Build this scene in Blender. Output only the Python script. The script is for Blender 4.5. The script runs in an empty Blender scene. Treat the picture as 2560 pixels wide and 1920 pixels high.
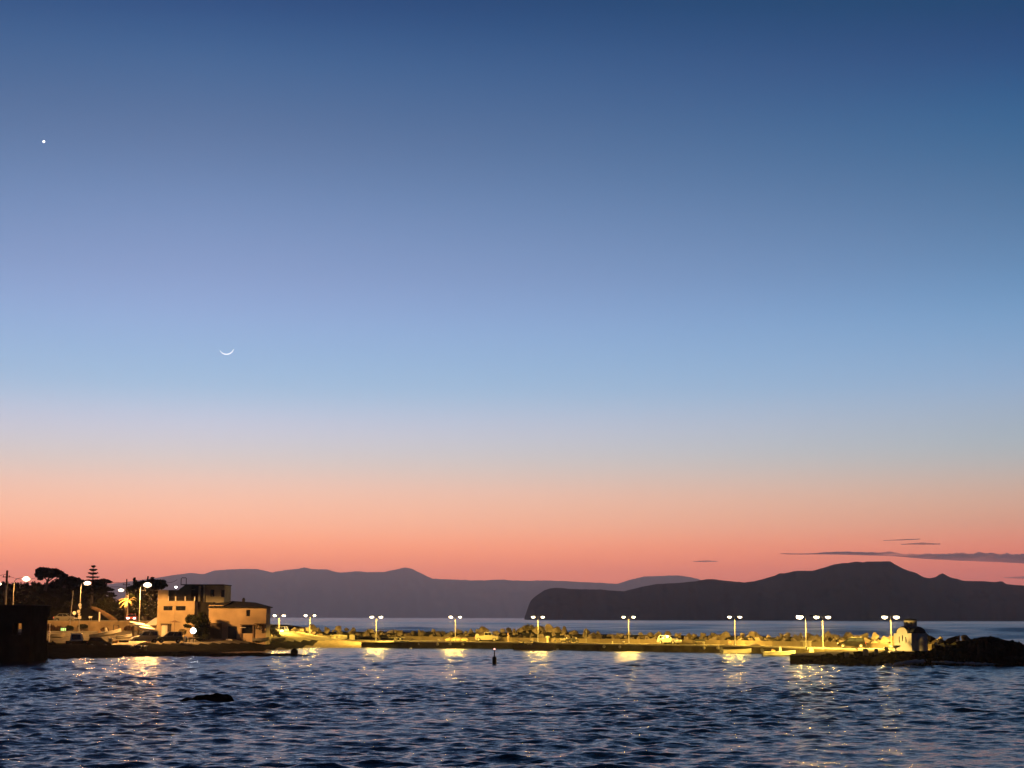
import bpy, bmesh, math, random
import numpy as np
from mathutils import Vector, Matrix, noise

# ------------------------------------------------------------------ camera
SC = bpy.context.scene
COL = SC.collection
F = 3825.0            # focal length in pixels of the 2560 wide photograph
CAMZ = 5.5
HAZE_D = 6.0e-5
PIER_P = 11000
TOWN_P = 9000
LENS_E = 40.0
CHAPEL_P = 1700
HOR = 1543.6
PITCH = math.atan((HOR - 960) / F)
ROLL = 0.0026
cam_d = bpy.data.cameras.new('camera')
cam = bpy.data.objects.new('camera', cam_d)
COL.objects.link(cam)
cam_d.sensor_width = 36.0
cam_d.lens = F / 2560 * 36.0
cam_d.clip_start = 0.5
cam_d.clip_end = 60000
CM = Matrix.Rotation(math.pi / 2 + PITCH, 3, 'X') @ Matrix.Rotation(ROLL, 3, 'Z')
cam.matrix_world = Matrix.Translation((0, 0, CAMZ)) @ CM.to_4x4()
SC.camera = cam


def ray(px, py):
    return CM @ Vector(((px - 1280) / F, (960 - py) / F, -1.0))


def at_z(px, py, z):
    d = ray(px, py)
    t = (z - CAMZ) / d.z
    return Vector((d.x * t, d.y * t, z))


def at_y(px, py, y):
    d = ray(px, py)
    t = y / d.y
    return Vector((d.x * t, y, CAMZ + d.z * t))


def X(px, y, py=1560):
    return at_y(px, py, y).x


def Z(px, py, y):
    return at_y(px, py, y).z


# ------------------------------------------------------------------ world
def lin(c):
    return tuple(((v / 255) / 12.92 if v / 255 <= 0.04045 else ((v / 255 + 0.055) / 1.055) ** 2.4) for v in c)


def elev(py):
    d = ray(1280, py).normalized()
    return math.degrees(math.asin(d.z))


world = bpy.data.worlds.new('World')
SC.world = world
world.use_nodes = True
wn, wl_ = world.node_tree.nodes, world.node_tree.links
wn.clear()
EMAX = 90.0
# (photo row, colour) seen towards the afterglow, 33 degrees to its right, and away from it
SKY_SUN = [(1540, (321.3, 152.2, 100.0)), (1432, (321.3, 171.5, 113.6)), (1375, (326.4, 193.2, 126.1)), (1318, (299.9, 213.4, 165.7)), (1240, (279.2, 219.7, 187.2)), (1155, (229.1, 221.7, 214.8)), (1070, (212.9, 216.0, 235.6)), (975, (162.7, 201.9, 231.9)), (825, (152.2, 181.8, 227.8)), (694, (141.3, 163.5, 208.5)), (520, (115.1, 143.9, 189.4)), (347, (93.4, 117.9, 159.5)), (174, (69.0, 106.2, 153.2)), (0, (41.5, 73.7, 126.0))]
SKY_RIGHT = [(1540, (252.0, 113.8, 90.5)), (1432, (262.4, 124.8, 96.9)), (1375, (274.0, 144.6, 105.2)), (1318, (237.7, 170.0, 135.5)), (1240, (223.6, 187.2, 159.8)), (1155, (176.2, 193.3, 196.4)), (1070, (164.1, 184.8, 200.4)), (975, (148.7, 180.9, 215.6)), (825, (114.4, 162.7, 206.1)), (694, (96.2, 139.8, 183.3)), (520, (75.0, 114.2, 154.9)), (347, (45.6, 101.5, 148.3)), (174, (42.0, 69.3, 121.3)), (0, (17.5, 69.8, 104.1))]
SKY_BACK = [(1540, (20, 24, 38)), (1300, (26, 30, 48)), (1000, (25, 34, 58)), (500, (21, 33, 60)), (0, (17, 30, 56))]
ZEN = (24, 36, 60)


def add(t, **kw):
    n = wn.new(t)
    for k, v in kw.items():
        setattr(n, k, v)
    return n


def wmath(op, a, b=None):
    n = add('ShaderNodeMath', operation=op)
    for i, v in enumerate((a, b)):
        if v is None:
            continue
        if isinstance(v, (int, float)):
            n.inputs[i].default_value = v
        else:
            wl_.new(v, n.inputs[i])
    return n.outputs[0]


tc = add('ShaderNodeTexCoord')
sep = add('ShaderNodeSeparateXYZ')
wl_.new(tc.outputs['Generated'], sep.inputs[0])
el = wmath('MULTIPLY', wmath('ARCSINE', sep.outputs[2]), 180 / math.pi / EMAX)
# spread the low sky over the ramp: f = e ** 0.6
elp = wmath('POWER', wmath('MAXIMUM', el, 0.0), 0.6)
az = wmath('ARCTAN2', sep.outputs[0], sep.outputs[1])
daz = wmath('ABSOLUTE', wmath('ADD', wmath('MULTIPLY', az, 180 / math.pi), 12.0))
daz = wmath('MINIMUM', daz, wmath('SUBTRACT', 360.0, daz))


def sky_ramp(stops):
    r = add('ShaderNodeValToRGB')
    cr = r.color_ramp
    cr.interpolation = 'B_SPLINE'
    pts = [((max(elev(p), 0.0) / EMAX) ** 0.6, lin(c)) for p, c in stops]
    pts.append(((40 / EMAX) ** 0.6, lin(tuple(0.55 * a + 0.45 * b for a, b in zip(stops[-1][1], ZEN)))))
    pts.append((1.0, lin(ZEN)))
    pts.sort()
    while len(cr.elements) < len(pts):
        cr.elements.new(0.5)
    for e, (p, c) in zip(cr.elements, pts):
        e.position = p
    for e, (p, c) in zip(cr.elements, pts):
        e.color = (*[v * 0.5 for v in c], 1)     # spline ramps clamp at 1; the background doubles it again
    wl_.new(elp, r.inputs[0])
    return r.outputs[0]


def wmix(fac, a, b):
    n = add('ShaderNodeMix', data_type='RGBA')
    wl_.new(fac, n.inputs[0])
    wl_.new(a, n.inputs[6])
    wl_.new(b, n.inputs[7])
    return n.outputs[2]


def wrange(v, a, b):
    n = add('ShaderNodeMapRange', interpolation_type='SMOOTHSTEP')
    n.inputs[1].default_value, n.inputs[2].default_value = a, b
    wl_.new(v, n.inputs[0])
    return n.outputs[0]


n1 = add('ShaderNodeMapRange')
n1.inputs[1].default_value, n1.inputs[2].default_value = 0.0, 33.0
wl_.new(daz, n1.inputs[0])
skyc = wmix(wmath('POWER', n1.outputs[0], 1.4), sky_ramp(SKY_SUN), sky_ramp(SKY_RIGHT))
skyc = wmix(wrange(daz, 34.0, 88.0), skyc, sky_ramp(SKY_BACK))
bg = add('ShaderNodeBackground')
bg.inputs['Strength'].default_value = 2.0
wl_.new(skyc, bg.inputs[0])
wo = add('ShaderNodeOutputWorld')
wl_.new(bg.outputs[0], wo.inputs[0])

# exposure and renderer (dusk after sunset: no sun lamp, the street lamps light the harbour)
SC.view_settings.view_transform = 'Standard'
SC.view_settings.look = 'None'
SC.view_settings.exposure = 0.0
SC.view_settings.gamma = 1.0
SC.view_settings.use_curve_mapping = False
cy = SC.cycles
cy.max_bounces = 6
cy.diffuse_bounces = 2
cy.glossy_bounces = 3
cy.transmission_bounces = 3
cy.volume_bounces = 1
cy.transparent_max_bounces = 6
cy.sample_clamp_indirect = 4.0
cy.sample_clamp_direct = 60.0
cy.caustics_reflective = False
cy.caustics_refractive = False

# ------------------------------------------------------------------ helpers
rnd = random.Random(7)
nrg = np.random.default_rng(11)
MATS = {}


def mat(name, col, rough=0.8, var=0.25, scale=3.0, bump=0.0, metal=0.0, spec=0.4, emit=None, power=0.0, back=None, coat=0.0):
    """procedural Principled material: noise varies the colour, a finer noise gives relief"""
    if name in MATS:
        return MATS[name]
    m = bpy.data.materials.new(name)
    MATS[name] = m
    m.use_nodes = True
    nt = m.node_tree
    b = nt.nodes['Principled BSDF']
    tcn = nt.nodes.new('ShaderNodeTexCoord')
    nz = nt.nodes.new('ShaderNodeTexNoise')
    nz.inputs['Scale'].default_value = scale
    nz.inputs['Detail'].default_value = 5
    nt.links.new(tcn.outputs['Object'], nz.inputs['Vector'])
    rp = nt.nodes.new('ShaderNodeValToRGB')
    rp.color_ramp.elements[0].position = 0.3
    rp.color_ramp.elements[1].position = 0.7
    rp.color_ramp.elements[0].color = (*[c * (1 - var) for c in col], 1)
    rp.color_ramp.elements[1].color = (*[min(1, c * (1 + var)) for c in (back or col)], 1)
    nt.links.new(nz.outputs[0], rp.inputs[0])
    nt.links.new(rp.outputs[0], b.inputs['Base Color'])
    b.inputs['Roughness'].default_value = rough
    b.inputs['Metallic'].default_value = metal
    b.inputs['Specular IOR Level'].default_value = spec
    b.inputs['Coat Weight'].default_value = coat
    if bump:
        n2 = nt.nodes.new('ShaderNodeTexNoise')
        n2.inputs['Scale'].default_value = scale * 3
        n2.inputs['Detail'].default_value = 6
        nt.links.new(tcn.outputs['Object'], n2.inputs['Vector'])
        bp = nt.nodes.new('ShaderNodeBump')
        bp.inputs['Strength'].default_value = 0.6
        bp.inputs['Distance'].default_value = bump
        nt.links.new(n2.outputs[0], bp.inputs['Height'])
        nt.links.new(bp.outputs[0], b.inputs['Normal'])
    if emit:
        b.inputs['Emission Color'].default_value = (*emit, 1)
        b.inputs['Emission Strength'].default_value = power
    return m


class MB:
    """collects simple shapes and links them as ONE mesh object"""

    def __init__(self):
        self.v, self.f = [], []

    def add(self, vs, fs):
        o = len(self.v)
        self.v += [tuple(p) for p in vs]
        self.f += [tuple(i + o for i in q) for q in fs]
        return self

    def box(self, c, s, rz=0.0, top=1.0, rx=0.0, ry=0.0):
        M = Matrix.Translation(c) @ Matrix.Rotation(rz, 4, 'Z') @ Matrix.Rotation(ry, 4, 'Y') @ Matrix.Rotation(rx, 4, 'X')
        x, y, z = s[0] / 2, s[1] / 2, s[2] / 2
        vs = [(-x, -y, -z), (x, -y, -z), (x, y, -z), (-x, y, -z),
              (-x * top, -y * top, z), (x * top, -y * top, z), (x * top, y * top, z), (-x * top, y * top, z)]
        return self.add([M @ Vector(p) for p in vs],
                        [(3, 2, 1, 0), (4, 5, 6, 7), (0, 1, 5, 4), (1, 2, 6, 5), (2, 3, 7, 6), (3, 0, 4, 7)])

    def span(self, a, b):
        """box between two corners"""
        return self.box([(p + q) / 2 for p, q in zip(a, b)], [abs(q - p) for p, q in zip(a, b)])

    def tube(self, pts, r, n=8, cap=True):
        pts = [Vector(p) for p in pts]
        rs = r if isinstance(r, (list, tuple)) else [r] * len(pts)
        vs, fs = [], []
        up = None
        for i, p in enumerate(pts):
            d = (pts[min(i + 1, len(pts) - 1)] - pts[max(i - 1, 0)]).normalized()
            if up is None or abs(up.dot(d)) > 0.95:
                up = Vector((0, 0, 1)) if abs(d.z) < 0.9 else Vector((1, 0, 0))
            a = d.cross(up).normalized()
            b = d.cross(a).normalized()
            for k in range(n):
                t = 2 * math.pi * k / n
                vs.append(p + (a * math.cos(t) + b * math.sin(t)) * rs[i])
        for i in range(len(pts) - 1):
            for k in range(n):
                k2 = (k + 1) % n
                fs.append((i * n + k, i * n + k2, (i + 1) * n + k2, (i + 1) * n + k))
        if cap:
            fs.append(tuple(range(n)))
            fs.append(tuple(reversed(range((len(pts) - 1) * n, len(pts) * n))))
        return self.add(vs, fs)

    def lathe(self, prof, c=(0, 0, 0), n=16, sx=1.0, sy=1.0, arc=2 * math.pi, a0=0.0):
        """profile of (radius, z) about a vertical axis"""
        vs, fs = [], []
        full = abs(arc - 2 * math.pi) < 1e-6
        m = n if full else n + 1
        for r, z in prof:
            for k in range(m):
                t = a0 + arc * k / n
                vs.append((c[0] + r * math.cos(t) * sx, c[1] + r * math.sin(t) * sy, c[2] + z))
        for i in range(len(prof) - 1):
            for k in range(n):
                k2 = (k + 1) % m
                fs.append((i * m + k, i * m + k2, (i + 1) * m + k2, (i + 1) * m + k))
        fs.append(tuple(reversed(range(m))))
        fs.append(tuple(range((len(prof) - 1) * m, len(prof) * m)))
        return self.add(vs, fs)

    def prism(self, poly, a, b, axis='y', bev=0.0):
        """polygon extruded from a to b along an axis ('y': polygon is x,z; 'z': x,y; 'x': y,z); bev shrinks the two ends"""
        n = len(poly)
        cx = sum(p[0] for p in poly) / n
        cz = sum(p[1] for p in poly) / n
        secs = [(a, 1.0), (b, 1.0)] if not bev else [(a, 1 - bev * 0.25), (a + (b - a) * bev, 1), (b - (b - a) * bev, 1), (b, 1 - bev * 0.25)]
        vs, fs = [], []
        for t, s in secs:
            for p in poly:
                u, w = cx + (p[0] - cx) * s, cz + (p[1] - cz) * s
                vs.append((u, t, w) if axis == 'y' else ((u, w, t) if axis == 'z' else (t, u, w)))
        for i in range(len(secs) - 1):
            for k in range(n):
                k2 = (k + 1) % n
                fs.append((i * n + k, i * n + k2, (i + 1) * n + k2, (i + 1) * n + k))
        fs.append(tuple(reversed(range(n))))
        fs.append(tuple(range((len(secs) - 1) * n, len(secs) * n)))
        return self.add(vs, fs)

    def ball(self, c, r, n=10, jit=0.0, seed=0):
        r = r if isinstance(r, (tuple, list)) else (r, r, r)
        rr = random.Random(seed)
        vs, fs = [], []
        m = max(4, n // 2)
        for i in range(m + 1):
            ph = math.pi * i / m
            for k in range(n):
                t = 2 * math.pi * k / n
                s = 1 + jit * (rr.random() - 0.5)
                vs.append((c[0] + r[0] * math.sin(ph) * math.cos(t) * s, c[1] + r[1] * math.sin(ph) * math.sin(t) * s, c[2] - r[2] * math.cos(ph) * s))
        for i in range(m):
            for k in range(n):
                k2 = (k + 1) % n
                fs.append((i * n + k, i * n + k2, (i + 1) * n + k2, (i + 1) * n + k))
        return self.add(vs, fs)

    def ring(self, c, R, r, axis='y', n=18, m=6, a0=0.0, a1=2 * math.pi):
        full = abs(a1 - a0 - 2 * math.pi) < 1e-6
        pts = []
        for k in range(n + (0 if full else 1)):
            t = a0 + (a1 - a0) * k / n
            u, w = R * math.cos(t), R * math.sin(t)
            pts.append((c[0] + u, c[1], c[2] + w) if axis == 'y' else ((c[0] + u, c[1] + w, c[2]) if axis == 'z' else (c[0], c[1] + u, c[2] + w)))
        if full:
            pts.append(pts[0])
        return self.tube(pts, r, m, cap=not full)

    def grid(self, P):
        """rows of points -> sheet"""
        o = len(P[0])
        vs = [p for row in P for p in row]
        fs = [(i * o + k, i * o + k + 1, (i + 1) * o + k + 1, (i + 1) * o + k) for i in range(len(P) - 1) for k in range(o - 1)]
        return self.add(vs, fs)

    def leaves(self, blobs, n, size, seed=1, flat=0.0):
        """small leaf faces scattered through ellipsoids (cx,cy,cz,rx,ry,rz)"""
        g = np.random.default_rng(seed)
        B = np.array(blobs, float)
        vol = np.prod(B[:, 3:6], axis=1) ** 0.75
        idx = g.choice(len(B), n, p=vol / vol.sum())
        d = g.normal(size=(n, 3))
        d /= np.linalg.norm(d, axis=1)[:, None]
        rad = g.random(n) ** 0.40
        P = B[idx, :3] + d * rad[:, None] * B[idx, 3:6] * (0.8 + 0.35 * g.random((n, 1)))
        a = g.normal(size=(n, 3))
        a[:, 2] *= (1 - flat)
        a /= np.linalg.norm(a, axis=1)[:, None]
        b = np.cross(a, g.normal(size=(n, 3)))
        b[:, 2] *= (1 - flat)
        b /= np.linalg.norm(b, axis=1)[:, None] + 1e-9
        s = size * (0.5 + g.random((n, 1)))
        Q = np.stack([P - a * s, P + b * s * 0.55, P + a * s, P - b * s * 0.55], 1).reshape(-1, 3)
        return self.add(Q.tolist(), [(4 * i, 4 * i + 1, 4 * i + 2, 4 * i + 3) for i in range(n)])

    def mesh(self, name, m, smooth=False):
        me = bpy.data.meshes.new(name)
        me.from_pydata(self.v, [], self.f)
        if m:
            me.materials.append(m)
        if smooth:
            me.polygons.foreach_set('use_smooth', [True] * len(me.polygons))
        me.update()
        return me

    def build(self, name, m, parent=None, smooth=False, loc=None, fix=True):
        me = self.mesh(name, m, smooth)
        if fix:
            bm = bmesh.new()
            bm.from_mesh(me)
            bmesh.ops.recalc_face_normals(bm, faces=bm.faces)
            bm.to_mesh(me)
            bm.free()
        o = bpy.data.objects.new(name, me)
        COL.objects.link(o)
        if parent:
            o.parent = parent
        if loc is not None:
            o.location = loc
        return o


def tag(o, label, cat, group=None, kind=None):
    o['label'] = label
    if cat:
        o['category'] = cat
    if group:
        o['group'] = group
    if kind:
        o['kind'] = kind
    return o


def thing(name, label, cat, loc=(0, 0, 0), rz=0.0, group=None):
    o = bpy.data.objects.new(name, None)
    o.empty_display_size = 0.3
    COL.objects.link(o)
    o.location = loc
    o.rotation_euler = (0, 0, rz)
    return tag(o, label, cat, group)


def struct(o, label=None):
    o['kind'] = 'structure'
    if label:
        o['label'] = label
    return o


def copy_tree(o, parent=None):
    c = o.copy()
    COL.objects.link(c)
    if parent:
        c.parent = parent
    for ch in list(o.children):
        copy_tree(ch, c)
    return c


def again(o, label, loc, rz=None):
    c = copy_tree(o)
    c['label'] = label
    c.location = loc
    if rz is not None:
        c.rotation_euler = (0, 0, rz)
    return c


def lamp(name, loc, power, col, parent=None, radius=0.25, kind='POINT', spot=None):
    d = bpy.data.lights.new(name, kind)
    d.energy = power
    d.color = col
    d.shadow_soft_size = radius
    if spot:
        d.spot_size = math.radians(spot)
        d.spot_blend = 0.08
    o = bpy.data.objects.new(name, d)
    COL.objects.link(o)
    if parent:
        o.parent = parent
    o.location = loc
    return o


def smooth01(t):
    t = max(0.0, min(1.0, t))
    return t * t * (3 - 2 * t)


def fbm(x, y, z=0.0, o=4):
    return noise.fractal(Vector((x, y, z)), 1.0, 2.0, o)

# ------------------------------------------------------------------ materials of the setting
M_CONC = mat('quay_concrete', (0.20, 0.18, 0.14), 0.85, 0.3, 0.5, 0.02, spec=0.0)
M_WALLC = mat('parapet_concrete', (0.085, 0.068, 0.048), 0.9, 0.35, 0.35, 0.02, spec=0.0)
M_WET_UNLIT = mat('wet_and_unlit_rock', (0.009, 0.0085, 0.007), 0.9, 0.5, 1.2, 0.05, spec=0.0)  # near black: wet rock, plus bank and core with shade put into the colour
M_GROUND = mat('harbour_asphalt', (0.10, 0.09, 0.07), 0.9, 0.4, 0.35, 0.02, spec=0.0)
M_SAND = mat('beach_sand', (0.16, 0.13, 0.09), 0.95, 0.3, 1.5, 0.03, spec=0.0)
M_HILL = mat('dark_scrub_soil', (0.010, 0.010, 0.006), 0.95, 0.5, 0.4, 0.1, spec=0.0)
M_LEAF = mat('dark_leaf', (0.012, 0.014, 0.006), 0.9, 0.5, 0.6, spec=0.0)
M_MOUNT = mat('mountain_rock', (0.030, 0.028, 0.025), 1.0, 0.4, 0.004, spec=0.0)
M_BOULD = mat('boulder_stone', (0.075, 0.060, 0.048), 0.92, 0.65, 1.1, 0.05, spec=0.0)
M_BOULD2 = mat('boulder_stone_brown', (0.042, 0.033, 0.026), 0.92, 0.55, 0.9, 0.05, spec=0.0)
M_FOAM = mat('sea_foam', (0.45, 0.46, 0.47), 0.9, 0.2, 2.0, spec=0.2)

# ------------------------------------------------------------------ guide lines (measured on the photograph, turned into metres)
WL = [at_z(a, b, 1.05).to_2d() for a, b in ((880, 1599.3), (1000, 1600), (1280, 1604), (1500, 1607.5), (1600, 1609), (1800, 1611.5), (2000, 1615.5), (2130, 1618.5), (2230, 1621.5), (2330, 1624.2))]
FL = [at_z(a, b, 1.05).to_2d() for a, b in ((985, 1605.0), (1300, 1607.0), (1500, 1611.2), (1700, 1613.5), (1800, 1614.8), (1900, 1617), (2030, 1621), (2140, 1623.5))]
JET = [at_z(a, b, 1.05).to_2d() for a, b in ((2005, 1632.6), (1978, 1634.0), (1976, 1637.5), (2120, 1637.0), (2330, 1635.0))]


def wall_at(px, off=0.0):
    """point on the parapet foot line behind photo column px, moved off metres towards the basin; and the line's heading"""
    d = ray(px, 1600).to_2d()
    for a, b in zip(WL, WL[1:]):
        e = b - a
        den = d.x * e.y - d.y * e.x
        t = (a.x * e.y - a.y * e.x) / den
        p = d * t
        s = (p - a).dot(e) / e.length_squared
        if -0.02 <= s <= 1.02 or (a is WL[0] and s < 0) or (b is WL[-1] and s > 1):
            u = e.normalized()
            nrm = Vector((u.y, -u.x)) if u.y < 0 else Vector((-u.y, u.x))
            if nrm.y > 0:
                nrm = -nrm
            return p + nrm * off, math.atan2(u.y, u.x), nrm
    return Vector((0, 290)), 0.0, Vector((0, -1))


def offset(line, k):
    out = []
    for i, p in enumerate(line):
        e = (line[min(i + 1, len(line) - 1)] - line[max(i - 1, 0)]).normalized()
        n = Vector((e.y, -e.x))
        if n.y > 0:
            n = -n
        out.append(p + n * k)
    return out


# ------------------------------------------------------------------ sea: one sheet, finer near the camera, true waves
def seg_dist(px_, py_, line):
    best = np.full(px_.shape, 1e9, np.float32)
    for a, b in zip(line, line[1:]):
        ex, ey = b.x - a.x, b.y - a.y
        t = np.clip(((px_ - a.x) * ex + (py_ - a.y) * ey) / (ex * ex + ey * ey), 0, 1)
        best = np.minimum(best, np.hypot(px_ - a.x - t * ex, py_ - a.y - t * ey))
    return best


def make_sea():
    ys = [14.0]
    while ys[-1] < 18400:
        d = ys[-1]
        if d < 55:
            s = 0.6
        elif d < 370:
            s = max(0.13, d * d / 8415 * 0.16)
        else:
            s = d * d / 8415 * 0.16
        ys.append(d + min(s, 900))
    ys = np.array(ys, np.float32)
    nc = 620
    s = np.linspace(-1, 1, nc, dtype=np.float32)
    Y = np.repeat(ys[:, None], nc, 1)
    XX = s[None, :] * (Y * 0.40 + 6.0)
    dr = np.gradient(ys)[:, None].astype(np.float32)
    dc = ((ys * 0.40 + 6.0) * 2 / nc)[:, None]
    sp = np.maximum(dr * 0.55, dc)
    g = np.random.default_rng(5)
    DX, DY, DZ = np.zeros_like(Y), np.zeros_like(Y), np.zeros_like(Y)
    # sheltered side of the pier: flatter near the quay; wind lanes elsewhere
    cd = seg_dist(XX, Y, FL)
    calm = 0.80 + 0.20 * np.clip((cd - 5) / 16, 0, 1)
    nearest = Y > 330
    calm = np.where(nearest, 1.0, calm)
    lane = 1.0 + 0.26 * np.sin(XX * 0.06 + Y * 0.045 + 1.0) * np.sin(Y * 0.031 - XX * 0.02) + 0.2 * np.sin(XX * 0.21 - Y * 0.08)
    N = 120
    lam = np.exp(g.uniform(np.log(0.26), np.log(3.4), N))
    th = g.normal(0, 0.62, N) + 0.12
    lam = np.concatenate([lam, np.exp(g.uniform(np.log(4.5), np.log(12), 9))])
    th = np.concatenate([th, g.normal(0.25, 0.4, 9)])
    for L, t in zip(lam, th):
        k = 2 * math.pi / L
        st = 0.027 * (1.0 if L < 2.2 else (2.2 / L) ** 0.6)
        A = st / k
        w = np.clip(L / (2.6 * sp) - 0.7, 0, 1) * calm * lane
        act = np.where(w.max(axis=1) > 0)[0]
        if not len(act):
            continue
        r = slice(0, act.max() + 1)
        kx, ky = k * math.sin(t), -k * math.cos(t)
        ph = kx * XX[r] + ky * Y[r] + g.uniform(0, 6.28)
        sn, cs = np.sin(ph), np.cos(ph)
        wr = w[r] * A
        DZ[r] += wr * cs
        DX[r] -= wr * 0.8 * sn * math.sin(t)
        DY[r] += wr * 0.8 * sn * math.cos(t)
    # open sea beyond the breakwater: swell rolling in
    outm = np.clip((Y - 345) / 40, 0, 1)
    for L, t, A in ((70, 0.15, 0.75), (48, -0.2, 0.55), (33, 0.4, 0.42), (110, -0.05, 0.7), (21, 0.1, 0.30), (15, -0.35, 0.22), (160, 0.3, 0.7), (27, -0.15, 0.3), (11, 0.2, 0.15)):
        k = 2 * math.pi / L
        kx, ky = k * math.sin(t), -k * math.cos(t)
        ph = kx * XX + ky * Y + g.uniform(0, 6.28)
        pat = 0.55 + 0.45 * np.sin(XX / (L * 2.3) + g.uniform(0, 6)) * np.sin(XX / (L * 1.1) + Y / (L * 3) + g.uniform(0, 6))
        DZ += outm * 1.5 * A * pat * (np.exp(1.1 * np.cos(ph)) / 1.6 - 0.75) * np.clip(L / (2.6 * np.maximum(dr, 0.01)) - 0.3, 0, 1)
    co = np.stack([XX + DX, Y + DY, DZ], -1).reshape(-1, 3).astype(np.float32)
    nr = len(ys)
    i = np.arange(nr - 1)[:, None] * nc + np.arange(nc - 1)[None, :]
    quads = np.stack([i, i + 1, i + nc + 1, i + nc], -1).reshape(-1, 4).astype(np.int32)
    me = bpy.data.meshes.new('sea')
    me.vertices.add(len(co))
    me.vertices.foreach_set('co', co.ravel())
    me.loops.add(quads.size)
    me.loops.foreach_set('vertex_index', quads.ravel())
    me.polygons.add(len(quads))
    me.polygons.foreach_set('loop_start', np.arange(0, quads.size, 4, dtype=np.int32))
    me.polygons.foreach_set('use_smooth', np.ones(len(quads), bool))
    me.update(calc_edges=True)
    o = bpy.data.objects.new('sea', me)
    COL.objects.link(o)
    m = bpy.data.materials.new('sea_water')
    m.use_nodes = True
    nt = m.node_tree
    b = nt.nodes['Principled BSDF']
    b.inputs['Base Color'].default_value = (0.004, 0.009, 0.020, 1)
    b.inputs['IOR'].default_value = 1.33
    geo = nt.nodes.new('ShaderNodeNewGeometry')
    sp_ = nt.nodes.new('ShaderNodeSeparateXYZ')
    nt.links.new(geo.outputs['Position'], sp_.inputs[0])
    mr = nt.nodes.new('ShaderNodeMapRange')
    mr.inputs[1].default_value, mr.inputs[2].default_value = 60, 420
    mr.inputs[3].default_value, mr.inputs[4].default_value = 0.10, 0.25
    nt.links.new(sp_.outputs[1], mr.inputs[0])
    nt.links.new(mr.outputs[0], b.inputs['Roughness'])
    tcn = nt.nodes.new('ShaderNodeTexCoord')
    mp = nt.nodes.new('ShaderNodeMapping')
    mp.inputs['Scale'].default_value = (1.0, 1.5, 1.0)
    nt.links.new(tcn.outputs['Object'], mp.inputs[0])
    hs = []
    for sc_, det in ((2.6, 3), (7.0, 2)):
        nz = nt.nodes.new('ShaderNodeTexNoise')
        nz.inputs['Scale'].default_value = sc_
        nz.inputs['Detail'].default_value = det
        nt.links.new(mp.outputs[0], nz.inputs['Vector'])
        hs.append(nz.outputs[0])
    bp = nt.nodes.new('ShaderNodeBump')
    bp.inputs['Strength'].default_value = 1.0
    bp.inputs['Distance'].default_value = 0.06
    nt.links.new(hs[0], bp.inputs['Height'])
    bp2 = nt.nodes.new('ShaderNodeBump')
    bp2.inputs['Strength'].default_value = 1.0
    bp2.inputs['Distance'].default_value = 0.018
    nt.links.new(hs[1], bp2.inputs['Height'])
    nt.links.new(bp.outputs[0], bp2.inputs['Normal'])
    nt.links.new(bp2.outputs[0], b.inputs['Normal'])
    me.materials.append(m)
    struct(o, 'choppy dark blue sea inside and outside the harbour')


make_sea()


# ------------------------------------------------------------------ mountains
def interp(pts, x):
    for (a, b), (c, d) in zip(pts, pts[1:]):
        if a <= x <= c:
            return b + (d - b) * (x - a) / (c - a)
    return pts[0][1] if x < pts[0][0] else pts[-1][1]


FAR = [(-400, 1500), (0, 1482), (200, 1468), (300, 1457), (400, 1443), (437, 1437), (476, 1432), (510, 1435), (535, 1426), (600, 1422), (640, 1422),
       (660, 1426), (680, 1431), (720, 1424), (745, 1422), (762, 1418), (780, 1423), (822, 1424), (836, 1428), (850, 1432), (890, 1428), (920, 1430),
       (960, 1430), (985, 1424), (1010, 1419), (1028, 1420), (1050, 1432), (1080, 1446), (1120, 1448), (1180, 1451), (1255, 1449),
       (1310, 1452), (1375, 1451), (1460, 1455), (1545, 1459), (1572, 1450), (1610, 1441), (1640, 1440), (1695, 1438), (1720, 1442), (1745, 1447), (1765, 1456), (2000, 1490), (2900, 1500)]
NEAR = [(1312, 1541), (1318, 1525), (1325, 1503), (1332, 1496), (1340, 1490), (1360, 1476), (1375, 1471), (1390, 1469), (1420, 1472), (1500, 1474), (1560, 1478), (1600, 1468),
        (1640, 1460), (1700, 1457), (1740, 1453), (1770, 1447), (1820, 1452), (1860, 1456), (1890, 1452), (1920, 1444), (1935, 1440), (1948, 1433), (1960, 1433),
        (1990, 1427), (2030, 1427), (2060, 1419), (2085, 1411), (2140, 1404), (2158, 1406), (2165, 1404), (2225, 1403), (2240, 1412), (2260, 1423),
        (2290, 1432), (2310, 1443), (2325, 1446), (2340, 1442), (2350, 1435), (2358, 1433), (2375, 1443), (2410, 1452), (2460, 1453), (2490, 1455), (2505, 1453),
        (2515, 1460), (2560, 1464), (2800, 1475), (3100, 1500)]


def range_mesh(name, sil, y_ridge, depth, x0, x1, label, rough):
    """ridge line with a spurred front slope down to the sea and a back slope"""
    rows = 26
    P = [[] for _ in range(rows + 5)]
    px = x0
    while px <= x1:
        py = interp(sil, px) + fbm(px * 0.045, 3.1) * rough
        yr = y_ridge * (1 + 0.05 * fbm(px * 0.006, 7.7))
        top = at_y(px, py, yr)
        for i in range(rows):
            t = i / (rows - 1)                       # 0 foot, 1 ridge
            spur = fbm(px * 0.016 + t * 0.7, t * 2.3 + 1.7) * depth * 0.16 * math.sin(math.pi * t)
            y = yr - depth * (1 - t) * (0.8 + 0.2 * fbm(px * 0.01, 5)) + spur
            h = -3 + (top.z + 3) * (t ** 0.85 if t > 0 else 0)
            h = min(h, top.z)
            P[i].append((top.x * y / yr, y, h))
        for j in range(5):
            u = (j + 1) / 5
            P[rows + j].append((top.x, yr + depth * 0.8 * u, top.z * (1 - u) - 3 * u))
        px += 5
    o = MB().grid(P).build(name, M_MOUNT, smooth=True)
    return struct(o, label)


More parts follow.
